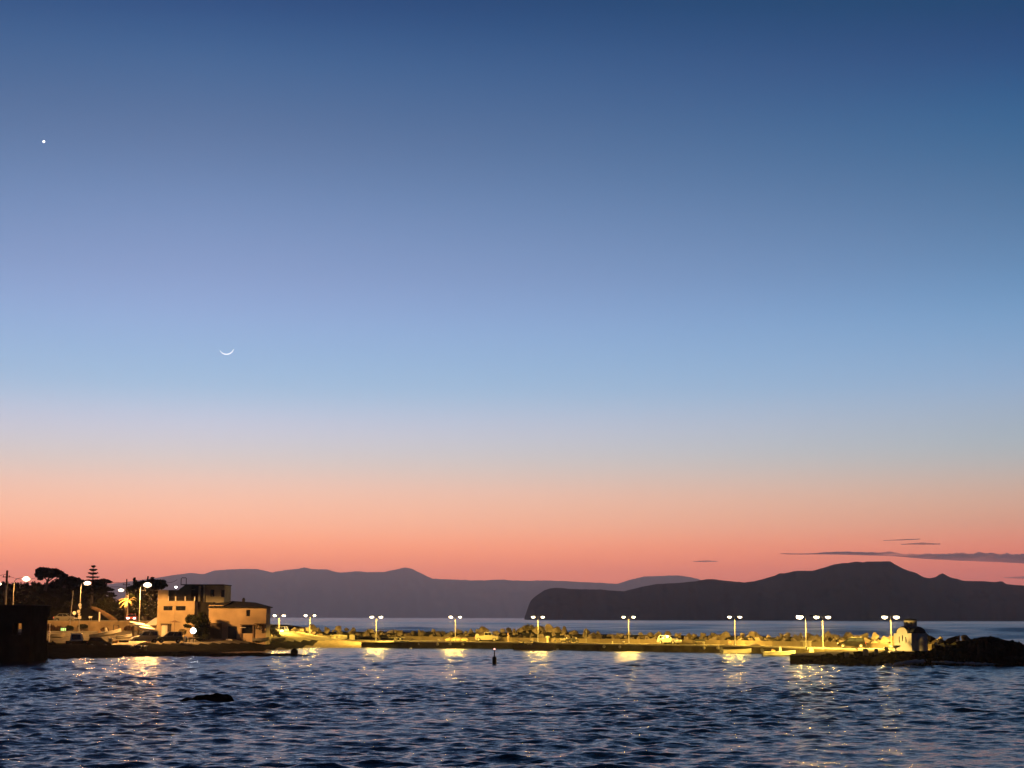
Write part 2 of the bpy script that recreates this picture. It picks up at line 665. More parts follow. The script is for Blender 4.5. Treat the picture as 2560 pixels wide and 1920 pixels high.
range_mesh('far_mountains', FAR, 16000, 1500, -380, 2880, 'hazy mauve mountain range on the horizon', 1.2)
range_mesh('headland', NEAR, 4000, 330, 1312, 3080, 'dark headland with a flat topped hill across the water', 1.0)

# ------------------------------------------------------------------ haze
hz = MB().span((-11500, -60, -6), (11500, 19200, 560)).build('haze', None)
hm = bpy.data.materials.new('haze_air')
hm.use_nodes = True
hn = hm.node_tree.nodes
hn.remove(hn['Principled BSDF'])
pv = hn.new('ShaderNodeVolumePrincipled')
pv.inputs['Color'].default_value = (0.92, 0.86, 0.88, 1)
pv.inputs['Density'].default_value = HAZE_D
pv.inputs['Anisotropy'].default_value = 0.88
hm.node_tree.links.new(pv.outputs[0], hn['Material Output'].inputs['Volume'])
hz.data.materials.append(hm)
hz['kind'] = 'stuff'
hz['label'] = 'thin evening haze over the sea'

# ------------------------------------------------------------------ sky: clouds, moon, planet
M_CLOUD = mat('streak_cloud', (0.50, 0.42, 0.46), 1.0, 0.2, 0.0012, spec=0.0)

nt = M_CLOUD.node_tree
tp, mx = nt.nodes.new('ShaderNodeBsdfTransparent'), nt.nodes.new('ShaderNodeMixShader')
tcn, mp, nz, rp = (nt.nodes.new(k) for k in ('ShaderNodeTexCoord', 'ShaderNodeMapping', 'ShaderNodeTexNoise', 'ShaderNodeMapRange'))
mp.inputs['Scale'].default_value = (0.0016, 0.0016, 0.014)
nz.inputs['Scale'].default_value = 1.0
nz.inputs['Detail'].default_value = 5
rp.inputs[1].default_value, rp.inputs[2].default_value = 0.36, 0.56
rp.inputs[3].default_value, rp.inputs[4].default_value = 0.25, 0.95
nt.links.new(tcn.outputs['Object'], mp.inputs[0])
nt.links.new(mp.outputs[0], nz.inputs['Vector'])
nt.links.new(nz.outputs[0], rp.inputs[0])
nt.links.new(rp.outputs[0], mx.inputs[0])
nt.links.new(tp.outputs[0], mx.inputs[1])
nt.links.new(nt.nodes['Principled BSDF'].outputs[0], mx.inputs[2])
nt.links.new(mx.outputs[0], nt.nodes['Material Output'].inputs['Surface'])


def cloud(pts, label, yd=26000, bumps=0.0, seed=0):
    """pts: (px, upper row, lower row) along a streak"""
    P = []
    n = 12
    xs = np.linspace(pts[0][0], pts[-1][0], max(14, int((pts[-1][0] - pts[0][0]) / 6)))
    up = [(a, b) for a, b, c in pts]
    lo = [(a, c) for a, b, c in pts]
    for x in xs:
        u, l = interp(up, x), interp(lo, x)
        u += -abs(fbm(x * 0.03 + seed, 2.0)) * bumps * (l - u) / 6
        mid = (u + l) / 2
        c = at_y(x, mid, yd)
        hh = (l - u) / 2 / F * yd * 0.98
        dd = max(120.0, hh * 5)
        P.append([(c.x + c.x / yd * dd * math.cos(2 * math.pi * k / n), yd + dd * math.cos(2 * math.pi * k / n), c.z + hh * math.sin(2 * math.pi * k / n)) for k in range(n + 1)])
    o = MB().grid(P).build('cloud', M_CLOUD, smooth=True)
    return tag(o, label, 'cloud', 'dark streak clouds')


cloud([(1733, 1403.2, 1403.6), (1748, 1402, 1405), (1765, 1401, 1405.5), (1785, 1402, 1404.6), (1795, 1403.2, 1403.8)], 'short lone dark cloud streak left of the flat topped hill', seed=1)
cloud([(1950, 1384, 1384.5), (1965, 1383.5, 1385.5), (1985, 1384, 1386), (2010, 1384, 1386), (2045, 1383, 1386), (2058, 1381, 1386), (2100, 1380, 1387), (2150, 1380.5, 1388.5),
       (2185, 1382, 1389), (2225, 1380, 1390), (2260, 1385, 1393), (2320, 1386, 1398), (2400, 1384, 1402), (2480, 1385, 1405), (2570, 1388, 1409), (2640, 1390, 1411)],
      'longest dark cloud band stretching right above the headland', bumps=3.0, seed=2)
cloud([(2208, 1351, 1351.5), (2240, 1349.2, 1350.8), (2275, 1347.8, 1349.6), (2300, 1347.6, 1348)], 'thin sliver of cloud, topmost over the headland', seed=3)
cloud([(2252, 1360.5, 1361), (2275, 1358.5, 1361), (2305, 1356, 1362), (2330, 1358, 1361.5), (2352, 1360, 1360.4)], 'small lens shaped cloud just under the topmost sliver', seed=4)
cloud([(2510, 1444, 1445), (2540, 1441.5, 1446), (2570, 1440, 1448), (2620, 1440, 1449)], 'low cloud at the right edge touching the headland ridge', seed=5)

M_MOON = mat('moonlit_crescent', (0.9, 0.9, 0.9), 1.0, 0.02, 0.01, emit=(0.95, 0.95, 1.0), power=1.5)
mc = at_y(566.5, 868.6, 25000)


def moon():
    """sunlit limb of the moon: a crescent shell on its lower side, with real thickness"""
    R = 18.4 / F * 25000
    vs, fs = [], []
    n = 40
    for i in range(n + 1):
        a = math.radians(197 + 146 * i / n)
        w = 0.105 * R * max(0.16, math.sin(math.pi * i / n) ** 0.8)
        for rr, yy in ((R, 0), (R - w, 0), (R - w, 0.12 * R), (R, 0.12 * R)):
            vs.append((rr * math.cos(a), yy, rr * math.sin(a)))
    for i in range(n):
        for k in range(4):
            fs.append((i * 4 + k, i * 4 + (k + 1) % 4, i * 4 + 4 + (k + 1) % 4, i * 4 + 4 + k))
    fs += [(0, 1, 2, 3), (n * 4 + 3, n * 4 + 2, n * 4 + 1, n * 4)]
    b = MB()
    b.add(vs, fs)
    o = b.build('moon', M_MOON, loc=mc)
    o.rotation_euler = (0, math.radians(-3), 0)
    tag(o, 'thin white crescent moon lying on its back in the blue sky', 'moon')


moon()
pc = at_y(109.5, 354, 25000)
st = MB().ball((0, 0, 0), 3.3 / F * 25000, 14).build('planet', mat('planet_light', (0.9, 0.9, 0.9), 1, 0.02, 0.01, emit=(0.95, 0.97, 1.0), power=2.6), smooth=True, loc=pc)
tag(st, 'bright white evening planet alone at the upper left of the sky', 'planet')

# ------------------------------------------------------------------ pier, parapet, breakwater core
back = offset(WL, -1.4)
poly = [tuple(p) for p in back] + [(JET[-1].x + 6, JET[-1].y + 20), (JET[-1].x, JET[-1].y)] + [tuple(p) for p in reversed(JET[:-1])] + [tuple(p) for p in reversed(FL)]
o = MB().prism(poly, -2.0, 1.05, axis='z').build('pier', M_CONC)
struct(o, 'concrete pier deck curving to the right under the lamps')

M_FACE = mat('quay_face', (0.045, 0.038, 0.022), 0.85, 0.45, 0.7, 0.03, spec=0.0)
fw_ = []
for q in offset([FL[0] + Vector((-6, 1.2))] + FL, 0.05):
    fw_.append(q)
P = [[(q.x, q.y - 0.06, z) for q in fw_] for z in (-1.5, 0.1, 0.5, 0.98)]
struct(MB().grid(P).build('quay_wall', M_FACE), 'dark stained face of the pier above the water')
jw = offset(JET[1:], 0.0)
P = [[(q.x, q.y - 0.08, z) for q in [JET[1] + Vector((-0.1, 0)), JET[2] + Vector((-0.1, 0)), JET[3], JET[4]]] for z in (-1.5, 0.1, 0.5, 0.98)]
struct(MB().grid(P).build('jetty_face', M_WET_UNLIT), 'black face of the jetty')

# stone coping along the basin edge: real blocks, lighter than the deck
cop = thing('pier_coping', 'pale worn coping stones along the basin edge of the pier', 'coping')
acc = 0.0
cm = {}
M_COP = mat('coping_stone', (0.24, 0.215, 0.165), 0.85, 0.2, 1.3, 0.02, spec=0.0)
for a, b in zip(FL, FL[1:]):
    L = (b - a).length
    n = max(1, round(L / 2.4))
    u = (b - a) / L
    for i in range(n):
        c = a + u * (L / n * (i + 0.5)) + Vector((-u.y, u.x)) * 0.27
        key = round(L / n, 2)
        if key not in cm:
            cm[key] = MB().box((0, 0, 0), (key - 0.03, 0.55, 0.16)).mesh('coping_stone', M_COP)
        q = bpy.data.objects.new('stone', cm[key])
        COL.objects.link(q)
        q.parent = cop
        q.location = (c.x, c.y, 1.05 + 0.075 + rnd.uniform(-0.012, 0.012))
        q.rotation_euler = (0, 0, math.atan2(u.y, u.x))

# parapet wall in cast panels
par = thing('parapet_wall', 'low plastered parapet wall along the sea side of the pier', 'wall')
ptop = 1.80
start, _, _ = wall_at(1000)
for i, (a, b) in enumerate(zip(WL[1:], WL[2:])):
    L = (b - a).length
    n = max(1, round(L / 5.5))
    u = (b - a) / L
    nb = Vector((u.y, -u.x))
    nb = nb if nb.y > 0 else -nb
    for k in range(n):
        c = a + u * (L / n * (k + 0.5)) + nb * 0.25
        h = ptop - 1.05 + rnd.uniform(-0.02, 0.02)
        q = MB().box((0, 0, h / 2), (L / n - 0.04, 0.5 + rnd.uniform(0, 0.03), h)).build('wall_panel', M_WALLC, par, loc=(c.x, c.y, 1.05))
        q.rotation_euler = (0, 0, math.atan2(u.y, u.x))
# low first stretch left of it, behind the dinghy
a, b = WL[0], WL[1]
u = (b - a).normalized()
c = a + u * 4.6 + Vector((0, 0.25))
q = MB().box((0, 0, 0.3), ((b - a).length - 9.3, 0.5, 0.7)).build('wall_panel', M_WALLC, par, loc=((a.x + b.x) / 2 + 4.0, (a.y + b.y) / 2 + 0.25, 1.05))
q.rotation_euler = (0, 0, math.atan2(u.y, u.x))


def crest(px):
    return interp([(650, 2.8), (760, 3.0), (900, 2.95), (1150, 2.9), (1260, 3.2), (1310, 3.7), (1345, 3.5), (1420, 2.9), (1700, 2.75), (1850, 2.8), (2100, 2.85), (2250, 2.7), (2420, 2.5)], px)


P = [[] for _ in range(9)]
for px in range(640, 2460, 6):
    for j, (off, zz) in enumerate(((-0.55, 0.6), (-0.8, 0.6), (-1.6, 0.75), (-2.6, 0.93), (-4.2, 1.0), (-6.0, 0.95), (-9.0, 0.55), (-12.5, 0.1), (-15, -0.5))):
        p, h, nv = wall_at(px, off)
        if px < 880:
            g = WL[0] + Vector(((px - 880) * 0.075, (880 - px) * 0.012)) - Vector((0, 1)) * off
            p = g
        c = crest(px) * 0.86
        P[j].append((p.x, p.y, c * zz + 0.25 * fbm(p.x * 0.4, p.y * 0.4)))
o = MB().grid(P).build('breakwater', M_WET_UNLIT, smooth=False)  # near black core puts the shade between boulders into its colour
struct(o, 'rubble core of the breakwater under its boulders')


# ------------------------------------------------------------------ boulders
def rock_mesh(name, seed, m, pts=26, flat=0.8):
    g = np.random.default_rng(seed)
    q = g.normal(size=(pts, 3))
    q /= np.linalg.norm(q, axis=1)[:, None]
    q = q * (0.78 + 0.42 * g.random((pts, 1))) * np.array([1, 0.75 + 0.3 * g.random(), flat * (0.75 + 0.35 * g.random())]) * 0.5
    bm = bmesh.new()
    for p in q:
        bm.verts.new(p)
    r = bmesh.ops.convex_hull(bm, input=bm.verts)
    bmesh.ops.delete(bm, geom=[e for e in r['geom_interior'] if isinstance(e, bmesh.types.BMVert)], context='VERTS')
    me = bpy.data.meshes.new(name)
    bm.to_mesh(me)
    bm.free()
    me.materials.append(m)
    return me


RK = [rock_mesh('boulder', s, M_BOULD if s % 3 else M_BOULD2, 9 + s % 6, 0.85) for s in range(1, 12)]
RD = [rock_mesh('wet_boulder', s + 40, M_WET_UNLIT, 18 + s) for s in range(1, 7)]


def put_rock(pool, loc, size, label, group, cat='boulder', name='boulder', sq=1.0):
    q = bpy.data.objects.new(name, rnd.choice(pool))
    COL.objects.link(q)
    q.location = loc
    q.rotation_euler = (rnd.uniform(-0.5, 0.5), rnd.uniform(-0.5, 0.5), rnd.uniform(0, 6.28))
    q.scale = (size * rnd.uniform(0.85, 1.2), size * rnd.uniform(0.85, 1.15), size * rnd.uniform(0.8, 1.1) * sq)
    return tag(q, label, cat, group)


ROCKS = []
ORD = ['first', 'second', 'third', 'fourth', 'fifth', 'sixth', 'seventh', 'eighth', 'ninth', 'tenth', 'eleventh', 'twelfth', 'thirteenth', 'fourteenth', 'fifteenth', 'sixteenth', 'seventeenth', 'eighteenth', 'nineteenth', 'twentieth', 'next to last', 'last']


def name_rocks(rows, segs, what):
    '''each boulder gets its place: row, order from the left, stretch between landmarks'''
    bins = {}
    for o, px, row in rows:
        for x0, x1, s in segs:
            if x0 <= px < x1:
                bins.setdefault((s, row), []).append((px, o))
                break
    for (s, row), lst in bins.items():
        lst.sort(key=lambda k: k[0])
        for i, (px, o) in enumerate(lst):
            o['label'] = f'{ORD[min(i, 21)]} {row} {what} from the left, {s}'


BL = 'tan angular boulder piled on the breakwater behind the parapet wall'
BLR = 'tan boulder in the open pile above the road, left of the parapet wall'
nb_ = 0
px = 716.0
while px < 2330 and nb_ < 255:
    left = px < 885
    for off, k in ((-1.25, 0.70), (-2.1, 0.93), (-3.2, 1.06)):
        s = rnd.uniform(1.0, 1.6) if rnd.random() < 0.75 else rnd.uniform(1.7, 2.4)
        pj = px + rnd.uniform(-9, 9)
        p, h, nv = wall_at(max(pj, 700), off + rnd.uniform(-0.3, 0.3))
        if pj < 880:
            p = WL[0] + Vector(((pj - 880) * 0.075, (880 - pj) * 0.012)) - Vector((0, 1)) * (off + 0.3)
        z = crest(pj) * (0.84 if k < 1 else 1.0) - 0.2 + rnd.uniform(-0.25, 0.1) + (0.35 if left and k > 0.8 else 0)
        if k < 0.8:
            z = (1.35 if left else 1.72) + rnd.uniform(-0.15, 0.2)
        ob = put_rock(RK, (p.x, p.y, z), s, BLR if left else BL, 'boulders above the road' if left else 'breakwater boulders')
        ROCKS.append((ob, pj, {0.70: 'bottom row', 0.93: 'middle row', 1.06: 'top row'}[k]))
        nb_ += 1
    px += 19
# the low front row beside the road
for px, py in ((742, 1583), (760, 1587), (782, 1588), (800, 1590), (817, 1592), (770, 1577), (752, 1576), (735, 1577)):
    p = at_y(px, py, 303 - (px - 740) * 0.03)
    ob = put_rock(RK, p, rnd.uniform(1.2, 1.9), BLR, 'boulders above the road')
    ROCKS.append((ob, px, 'foremost roadside'))

name_rocks(ROCKS, [(600, 774, 'left of the second pier lamp'), (774, 832, 'between second lamp and white dinghy'), (832, 888, 'behind the white dinghy'), (888, 940, 'between squat pillar and third lamp'),
                   (940, 1040, 'between third lamp and the empty trailer'), (1040, 1138, 'between empty trailer and fourth lamp'), (1138, 1200, 'between fourth lamp and the pickup'), (1200, 1268, 'behind the pickup'),
                   (1268, 1345, 'between the standing person and fifth lamp'), (1345, 1430, 'between fifth lamp and the motorbikes'), (1430, 1490, 'behind the motorbikes'), (1490, 1572, 'between motorbikes and sixth lamp'),
                   (1572, 1652, 'between sixth lamp and white hatchback'), (1652, 1712, 'behind the white hatchback'), (1712, 1838, 'between hatchback and seventh lamp'), (1838, 1930, 'just right of the seventh lamp'),
                   (1930, 2016, 'just left of the half dark lamp'), (2016, 2125, 'between half dark lamp and dark car'), (2125, 2200, 'behind the dark car'), (2200, 2500, 'behind and beside the chapel')], 'boulder')

# ------------------------------------------------------------------ land on the left
COAST = [at_z(a, b, 0).to_2d() for a, b in ((-500, 1652), (120, 1650), (430, 1641.5), (446, 1634), (560, 1631.5), (660, 1628), (738, 1625.5), (765, 1621.5), (860, 1620.5), (985, 1619.5))]
LBACK = [Vector((-17, 322)), Vector((-30, 326)), Vector((-46, 336)), Vector((-60, 352)), Vector((-150, 352))]


def plateau(x, y):
    z = 1.42
    z += 1.55 * smooth01((y - 246) / 24) * smooth01((-58.5 - x) / 3)                     # boat yard rises to the road wall
    z += 0.95 * smooth01((y - 278) / 14) * smooth01((-31 - x) / 13) * smooth01((x + 60) / 8)   # ramp behind the warehouse
    z += 0.42 * smooth01((y - 255) / 6) * smooth01((x + 60) / 2) * smooth01((-38 - x) / 4)
    z -= 0.47 * smooth01((x + 37) / 8)
    return z


def make_land():
    xs = np.arange(-130, -14.9, 1.15)
    ys = np.arange(196, 352, 1.15)
    gx, gy = np.meshgrid(xs, ys)
    ring = COAST + [Vector((-18.5, 300))] + LBACK + [COAST[0]]
    d = seg_dist(gx, gy, ring)
    inside = np.zeros(gx.shape, bool)
    for a, b in zip(ring, ring[1:]):
        c = (a.y > gy) != (b.y > gy)
        with np.errstate(divide='ignore', invalid='ignore'):
            xi = (b.x - a.x) * (gy - a.y) / (b.y - a.y + 1e-12) + a.x
        inside ^= c & (gx < xi)
    ds = np.where(inside, d, -d)
    vs = []
    for i in range(len(ys)):
        for j in range(len(xs)):
            x, y = float(xs[j]), float(ys[i])
            z = -0.25 + (0.125 + 0.085 * smooth01((x + 60) / 3) * smooth01((-36 - x) / 4)) * ds[i, j]
            pl = plateau(x, y)
            z = pl if z > pl else z
            if z < pl:
                z += 0.16 * fbm(x * 0.5, y * 0.5)
            vs.append((x, y, max(z, -1.5)))
    sets = {'harbour_ground': [], 'shore_bank': [], 'beach': []}
    n = len(xs)
    for i in range(len(ys) - 1):
        for j in range(n - 1):
            q = (i * n + j, i * n + j + 1, (i + 1) * n + j + 1, (i + 1) * n + j)
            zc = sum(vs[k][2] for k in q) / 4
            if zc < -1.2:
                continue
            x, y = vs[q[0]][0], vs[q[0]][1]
            if zc < min(1.25, plateau(x, y) - 0.02) or (x < -56 and y < 239.5):  # these faces take the near black colour standing for the unlit bank
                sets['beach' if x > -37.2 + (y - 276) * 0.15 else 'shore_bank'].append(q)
            else:
                sets['harbour_ground'].append(q)
    for nm, m, lab in (('harbour_ground', M_GROUND, 'harbour yard and road around the houses'), ('shore_bank', M_WET_UNLIT, 'bank down to the water, its unlit darkness put into the colour'), ('beach', M_SAND, 'small sandy beach lit yellow beside the pier')):
        b = MB()
        b.add(vs, sets[nm])
        me = b.mesh(nm, m, True)
        bm = bmesh.new()
        bm.from_mesh(me)
        bmesh.ops.delete(bm, geom=[v for v in bm.verts if not v.link_faces], context='VERTS')
        bm.to_mesh(me)
        bm.free()
        oo = bpy.data.objects.new(nm, me)
        COL.objects.link(oo)
        struct(oo, lab)


make_land()

# low quay at the water, slipway, upper road
qa = [at_z(118, 1642, 0).to_2d(), at_z(430, 1642, 0).to_2d()]
struct(MB().prism([tuple(qa[0] + Vector((-8, 0))), tuple(qa[1]), (qa[1].x, qa[1].y + 9), (qa[0].x - 8, qa[0].y + 9)], -1.5, 0.66, axis='z').build('quay', mat('quay_dark', (0.020, 0.019, 0.016), 0.8, 0.4, 0.8, 0.03, spec=0.0)), 'low dark quay along the water')
sa, sb = X(266, 232), X(332, 232)
struct(MB().add([(sa, 226, 0.78), (sb, 226, 0.78), (sb, 242, 1.75), (sa, 242, 1.75), (sa, 226, 0.3), (sb, 226, 0.3), (sb, 242, 0.3), (sa, 242, 0.3)],
                [(0, 1, 2, 3), (0, 4, 5, 1), (1, 5, 6, 2), (3, 7, 4, 0), (2, 6, 7, 3)]).build('slipway', mat('slip_concrete', (0.33, 0.27, 0.17), 0.9, 0.25, 0.8, 0.02)), 'sloping concrete slipway lit orange')
RX = X(391, 272)
struct(MB().prism([(-150, 272.3), (RX, 272.3), (RX + 3, 292), (-150, 292)], 0.5, 4.52, axis='z').build('upper_road', M_GROUND), 'upper road above the retaining wall')
rw = thing('retaining_wall', 'long pale retaining wall holding the upper road above the boat yard', 'wall')
M_RW = mat('retaining_plaster', (0.17, 0.125, 0.07), 0.92, 0.3, 0.6, 0.03)
x = -104.0
while x < RX - 0.2:
    w = min(5.0, RX - x)
    MB().span((x + 0.02, 271.9, 1.2), (x + w - 0.02, 272.28, 4.62 + rnd.uniform(-0.02, 0.04))).build('wall_panel', M_RW, rw)
    MB().span((x + 0.02, 271.86, 4.64 + 0.02), (x + w - 0.02, 272.3, 4.76)).build('coping', M_COP, rw)
    x += w

# hillside behind
HS = [(-400, 1452), (-60, 1455), (0, 1458), (30, 1461), (60, 1464), (90, 1462), (120, 1461), (160, 1459), (200, 1457), (235, 1466), (262, 1490), (285, 1508), (310, 1500), (340, 1496), (400, 1512), (470, 1540)]
P = []
for i in range(16):
    t = i / 15
    y = 288 + 30 * t
    row = []
    for px in range(-380, 471, 8):
        top = Z(px, interp(HS, px), 312)
        z = 4.4 + (top - 4.4) * smooth01(t * 1.25) + 0.35 * fbm(px * 0.05, t * 6)
        row.append((X(px, y), y, z))
    P.append(row)
P.append([(p[0], p[1] + 18, 3.0) for p in P[-1]])
struct(MB().grid(P).build('hillside', M_HILL, smooth=True), 'dark scrub covered hillside behind the road')
bl = []
for px in range(-60, 420, 5):
    for k in range(3):
        y = rnd.uniform(296, 312)
        z = 4.4 + (Z(px, interp(HS, px), 312) - 4.4) * smooth01((y - 288) / 30 * 1.25)
        bl.append((X(px, y), y, z, rnd.uniform(0.5, 1.1), 1.0, rnd.uniform(0.35, 0.9)))
o = MB().leaves(bl, 15000, 0.22, 3).build('scrub', M_LEAF, fix=False)
o['kind'] = 'stuff'
o['label'] = 'dark scrub covering the hillside'

# ------------------------------------------------------------------ object materials
M_GALV = mat('galvanised_steel', (0.17, 0.16, 0.14), 0.6, 0.12, 4, metal=0.0)
M_BLACK = mat('black_paint', (0.012, 0.012, 0.012), 0.6, 0.3, 5, spec=0.3)
M_TYRE = mat('tyre_rubber', (0.015, 0.015, 0.015), 0.85, 0.3, 6, spec=0.2)
M_GLASS = mat('dark_glass', (0.010, 0.012, 0.014), 0.04, 0.2, 2, spec=0.5)
M_WHITE = mat('white_paint', (0.22, 0.215, 0.20), 0.45, 0.06, 2.5)
M_CREAM = mat('cream_paint', (0.16, 0.145, 0.105), 0.4, 0.06, 2.5)
M_DARKCAR = mat('dark_car_paint', (0.0045, 0.0045, 0.0042), 0.5, 0.2, 2, spec=0.0)
M_REDCAR = mat('red_car_paint', (0.32, 0.02, 0.02), 0.35, 0.1, 2, coat=0.3)
M_WOOD = mat('weathered_wood', (0.16, 0.10, 0.055), 0.85, 0.4, 6, 0.01)
M_DARKWOOD = mat('dark_wood', (0.035, 0.022, 0.014), 0.8, 0.4, 6, 0.01)
M_HULL = mat('boat_white_hull', (0.22, 0.21, 0.18), 0.5, 0.15, 2)
M_HULLY = mat('boat_cream_deck', (0.2, 0.175, 0.12), 0.6, 0.18, 2)
M_TAIL = mat('tail_light', (0.4, 0.02, 0.02), 0.4, 0.05, 5, emit=(1.0, 0.08, 0.05), power=2.5)
M_HEAD = mat('headlight', (0.9, 0.88, 0.9), 0.2, 0.05, 5, emit=(1.0, 0.92, 0.95), power=18)
M_HEADOFF = mat('headlight_off', (0.6, 0.6, 0.55), 0.2, 0.1, 5)
M_PLASTER = mat('house_plaster', (0.38, 0.29, 0.18), 0.92, 0.22, 0.45, 0.02)
M_PLASTER2 = mat('warehouse_plaster', (0.34, 0.25, 0.155), 0.94, 0.34, 0.3, 0.03)
M_OLIVE = mat('upper_plaster', (0.30, 0.28, 0.20), 0.92, 0.15, 0.5, 0.02)
M_ROOF = mat('dark_roofing', (0.020, 0.019, 0.017), 0.85, 0.4, 1.5, 0.02, spec=0.15)
M_CHAPEL = mat('chapel_limewash', (0.52, 0.47, 0.37), 0.9, 0.09, 0.9, 0.015)
M_DOME = mat('chapel_roof_grey', (0.055, 0.055, 0.05), 0.85, 0.2, 1.2, 0.02)
M_SKIN = mat('skin', (0.45, 0.26, 0.17), 0.6, 0.05, 5)
M_NET = mat('fishing_net', (0.30, 0.24, 0.12), 0.95, 0.5, 8, 0.05)
PIER_COL = (1.0, 0.60, 0.09)
TOWN_COL = (1.0, 0.47, 0.12)
M_LENS = mat('lamp_lens_pier', (0.9, 0.85, 0.7), 0.4, 0.02, 5, emit=(1.0, 0.80, 0.52), power=LENS_E)
M_LENST = mat('lamp_lens_town', (0.9, 0.85, 0.7), 0.4, 0.02, 5, emit=(1.0, 0.78, 0.55), power=LENS_E)

def glow_mat(name, col, power):
    m = mat(name, (0.9, 0.8, 0.6), 0.4, 0.02, 5, emit=col, power=power)
    nt = m.node_tree
    tp, mx = nt.nodes.new('ShaderNodeBsdfTransparent'), nt.nodes.new('ShaderNodeMixShader')
    mx.inputs[0].default_value = 0.5
    nt.links.new(tp.outputs[0], mx.inputs[1])
    nt.links.new(nt.nodes['Principled BSDF'].outputs[0], mx.inputs[2])
    nt.links.new(mx.outputs[0], nt.nodes['Material Output'].inputs['Surface'])
    return m


M_BOWL = glow_mat('lamp_halo_pier', (1.0, 0.72, 0.30), 1.5)  # lamp halo imitated by a half clear glowing shell round each lens
M_HALOT = glow_mat('lamp_halo_town', (1.0, 0.62, 0.30), 1.5)

# ------------------------------------------------------------------ pier lamps
def double_lamp(loc, rz, lean=1.0, label='', h=4.75, power=PIER_P, heads=(1, 1), big=1.0):
    t = thing('double_street_lamp', label, 'street lamp', (loc[0], loc[1], loc[2]), rz, 'twin armed lamps along the pier')
    MB().lathe([(0.13, 0), (0.13, 0.35), (0.07, 0.42), (0.06, 1.5), (0.042, h)], n=10).build('pole', M_GALV, t, smooth=False)
    MB().lathe([(0.26, 0), (0.26, 0.05), (0.2, 0.07)], n=10).build('base_plate', M_GALV, t)
    for s, on in zip((-1, 1), heads):
        MB().tube([(0, 0, h - 0.05), (0.3 * s, 0, h + 0.05), (0.62 * s, 0, h + 0.08)], 0.035, 6).build('arm', M_GALV, t)
        hd = MB().prism([(0.5, 0.0), (0.55, 0.14), (0.75, 0.2), (1.05, 0.16), (1.15, 0.03), (1.12, 0.0)] if s > 0 else
                        [(-0.5, 0.0), (-0.55, 0.14), (-0.75, 0.2), (-1.05, 0.16), (-1.15, 0.03), (-1.12, 0.0)], -0.16, 0.16, bev=0.3).build('lamp_head', M_BLACK, t, loc=(0, 0, h))
        if on:
            MB().ball((0.84 * s, 0, h - 0.1), (0.25 * big * on ** 0.5, 0.2, 0.16 * big * on ** 0.3), 12).build('lens', M_LENS, hd, smooth=True, loc=(0, 0, -h))
            MB().ball((0.84 * s, 0, h - 0.12), (0.36 * big, 0.26, 0.21 * big), 14).build('halo_shell', M_BOWL, hd, smooth=True, loc=(0, 0, -h))  # added shell, only there for the glow around the lens
            lamp('lamp_bulb', (0.84 * s, 0, h - 0.52), power * on * (1.5 if big > 1.19 else 1.0), PIER_COL, t, 0.18, 'SPOT', 178)
    return t


PL = [(697, 'first twin lamp on the pier, beside the warehouse corner, above the headlights', (1, 1), 1.0),
      (774, 'second twin lamp from the warehouse, standing among the boulders', (1, 0.6), 1.0),
      (940, 'twin lamp right of the white dinghy, third from the warehouse', (1, 1), 1.15),
      (1138, 'twin lamp left of the cream pickup, its left head brightest', (1.3, 0.5), 1.05),
      (1345, 'twin lamp over the moored dark boat', (0.8, 1), 1.0),
      (1572, 'twin lamp left of the white hatchback', (0.8, 1), 0.95),
      (1838, 'twin lamp behind the moored open boat with its dark outboard', (0.9, 1.1), 1.0),
      (2016, 'twin lamp with only its left head lit, left of the jetty', (2.0, 0), 1.35),
      (2058, 'twin lamp right of the half dark one, before the dark car', (1, 1), 1.2),
      (2234, 'twin lamp directly behind the chapel corner, last of the row', (1.1, 1.1), 1.3)]
for px, lab, hd, big in PL:
    p, h, nv = wall_at(px, 0.45)
    z = 1.05
    if px < 880:
        # the row continues straight on land behind the road
        p = at_y(px, 1590, 299 if px > 730 else 287)
        p = Vector((p.x, p.y))
        z = plateau(p.x, p.y)
    if px == 2058:
        p, h, nv = wall_at(px, 0.45)
    yb = {940: 1603.4, 1138: 1604.8, 1345: 1607.0, 1572: 1610.6, 1838: 1613.3, 2016: 1623.4, 2058: 1622.0}.get(px)
    if yb:
        q = at_z(px, yb, 1.05)
        p = Vector((q.x, q.y))
    topz = Z(px, 1541 if px > 800 else 1537.5, p.y)
    double_lamp((p.x, p.y, z), math.atan2(-p.x, p.y) * 1.0, label=lab, h=topz - z, heads=hd, big=big)


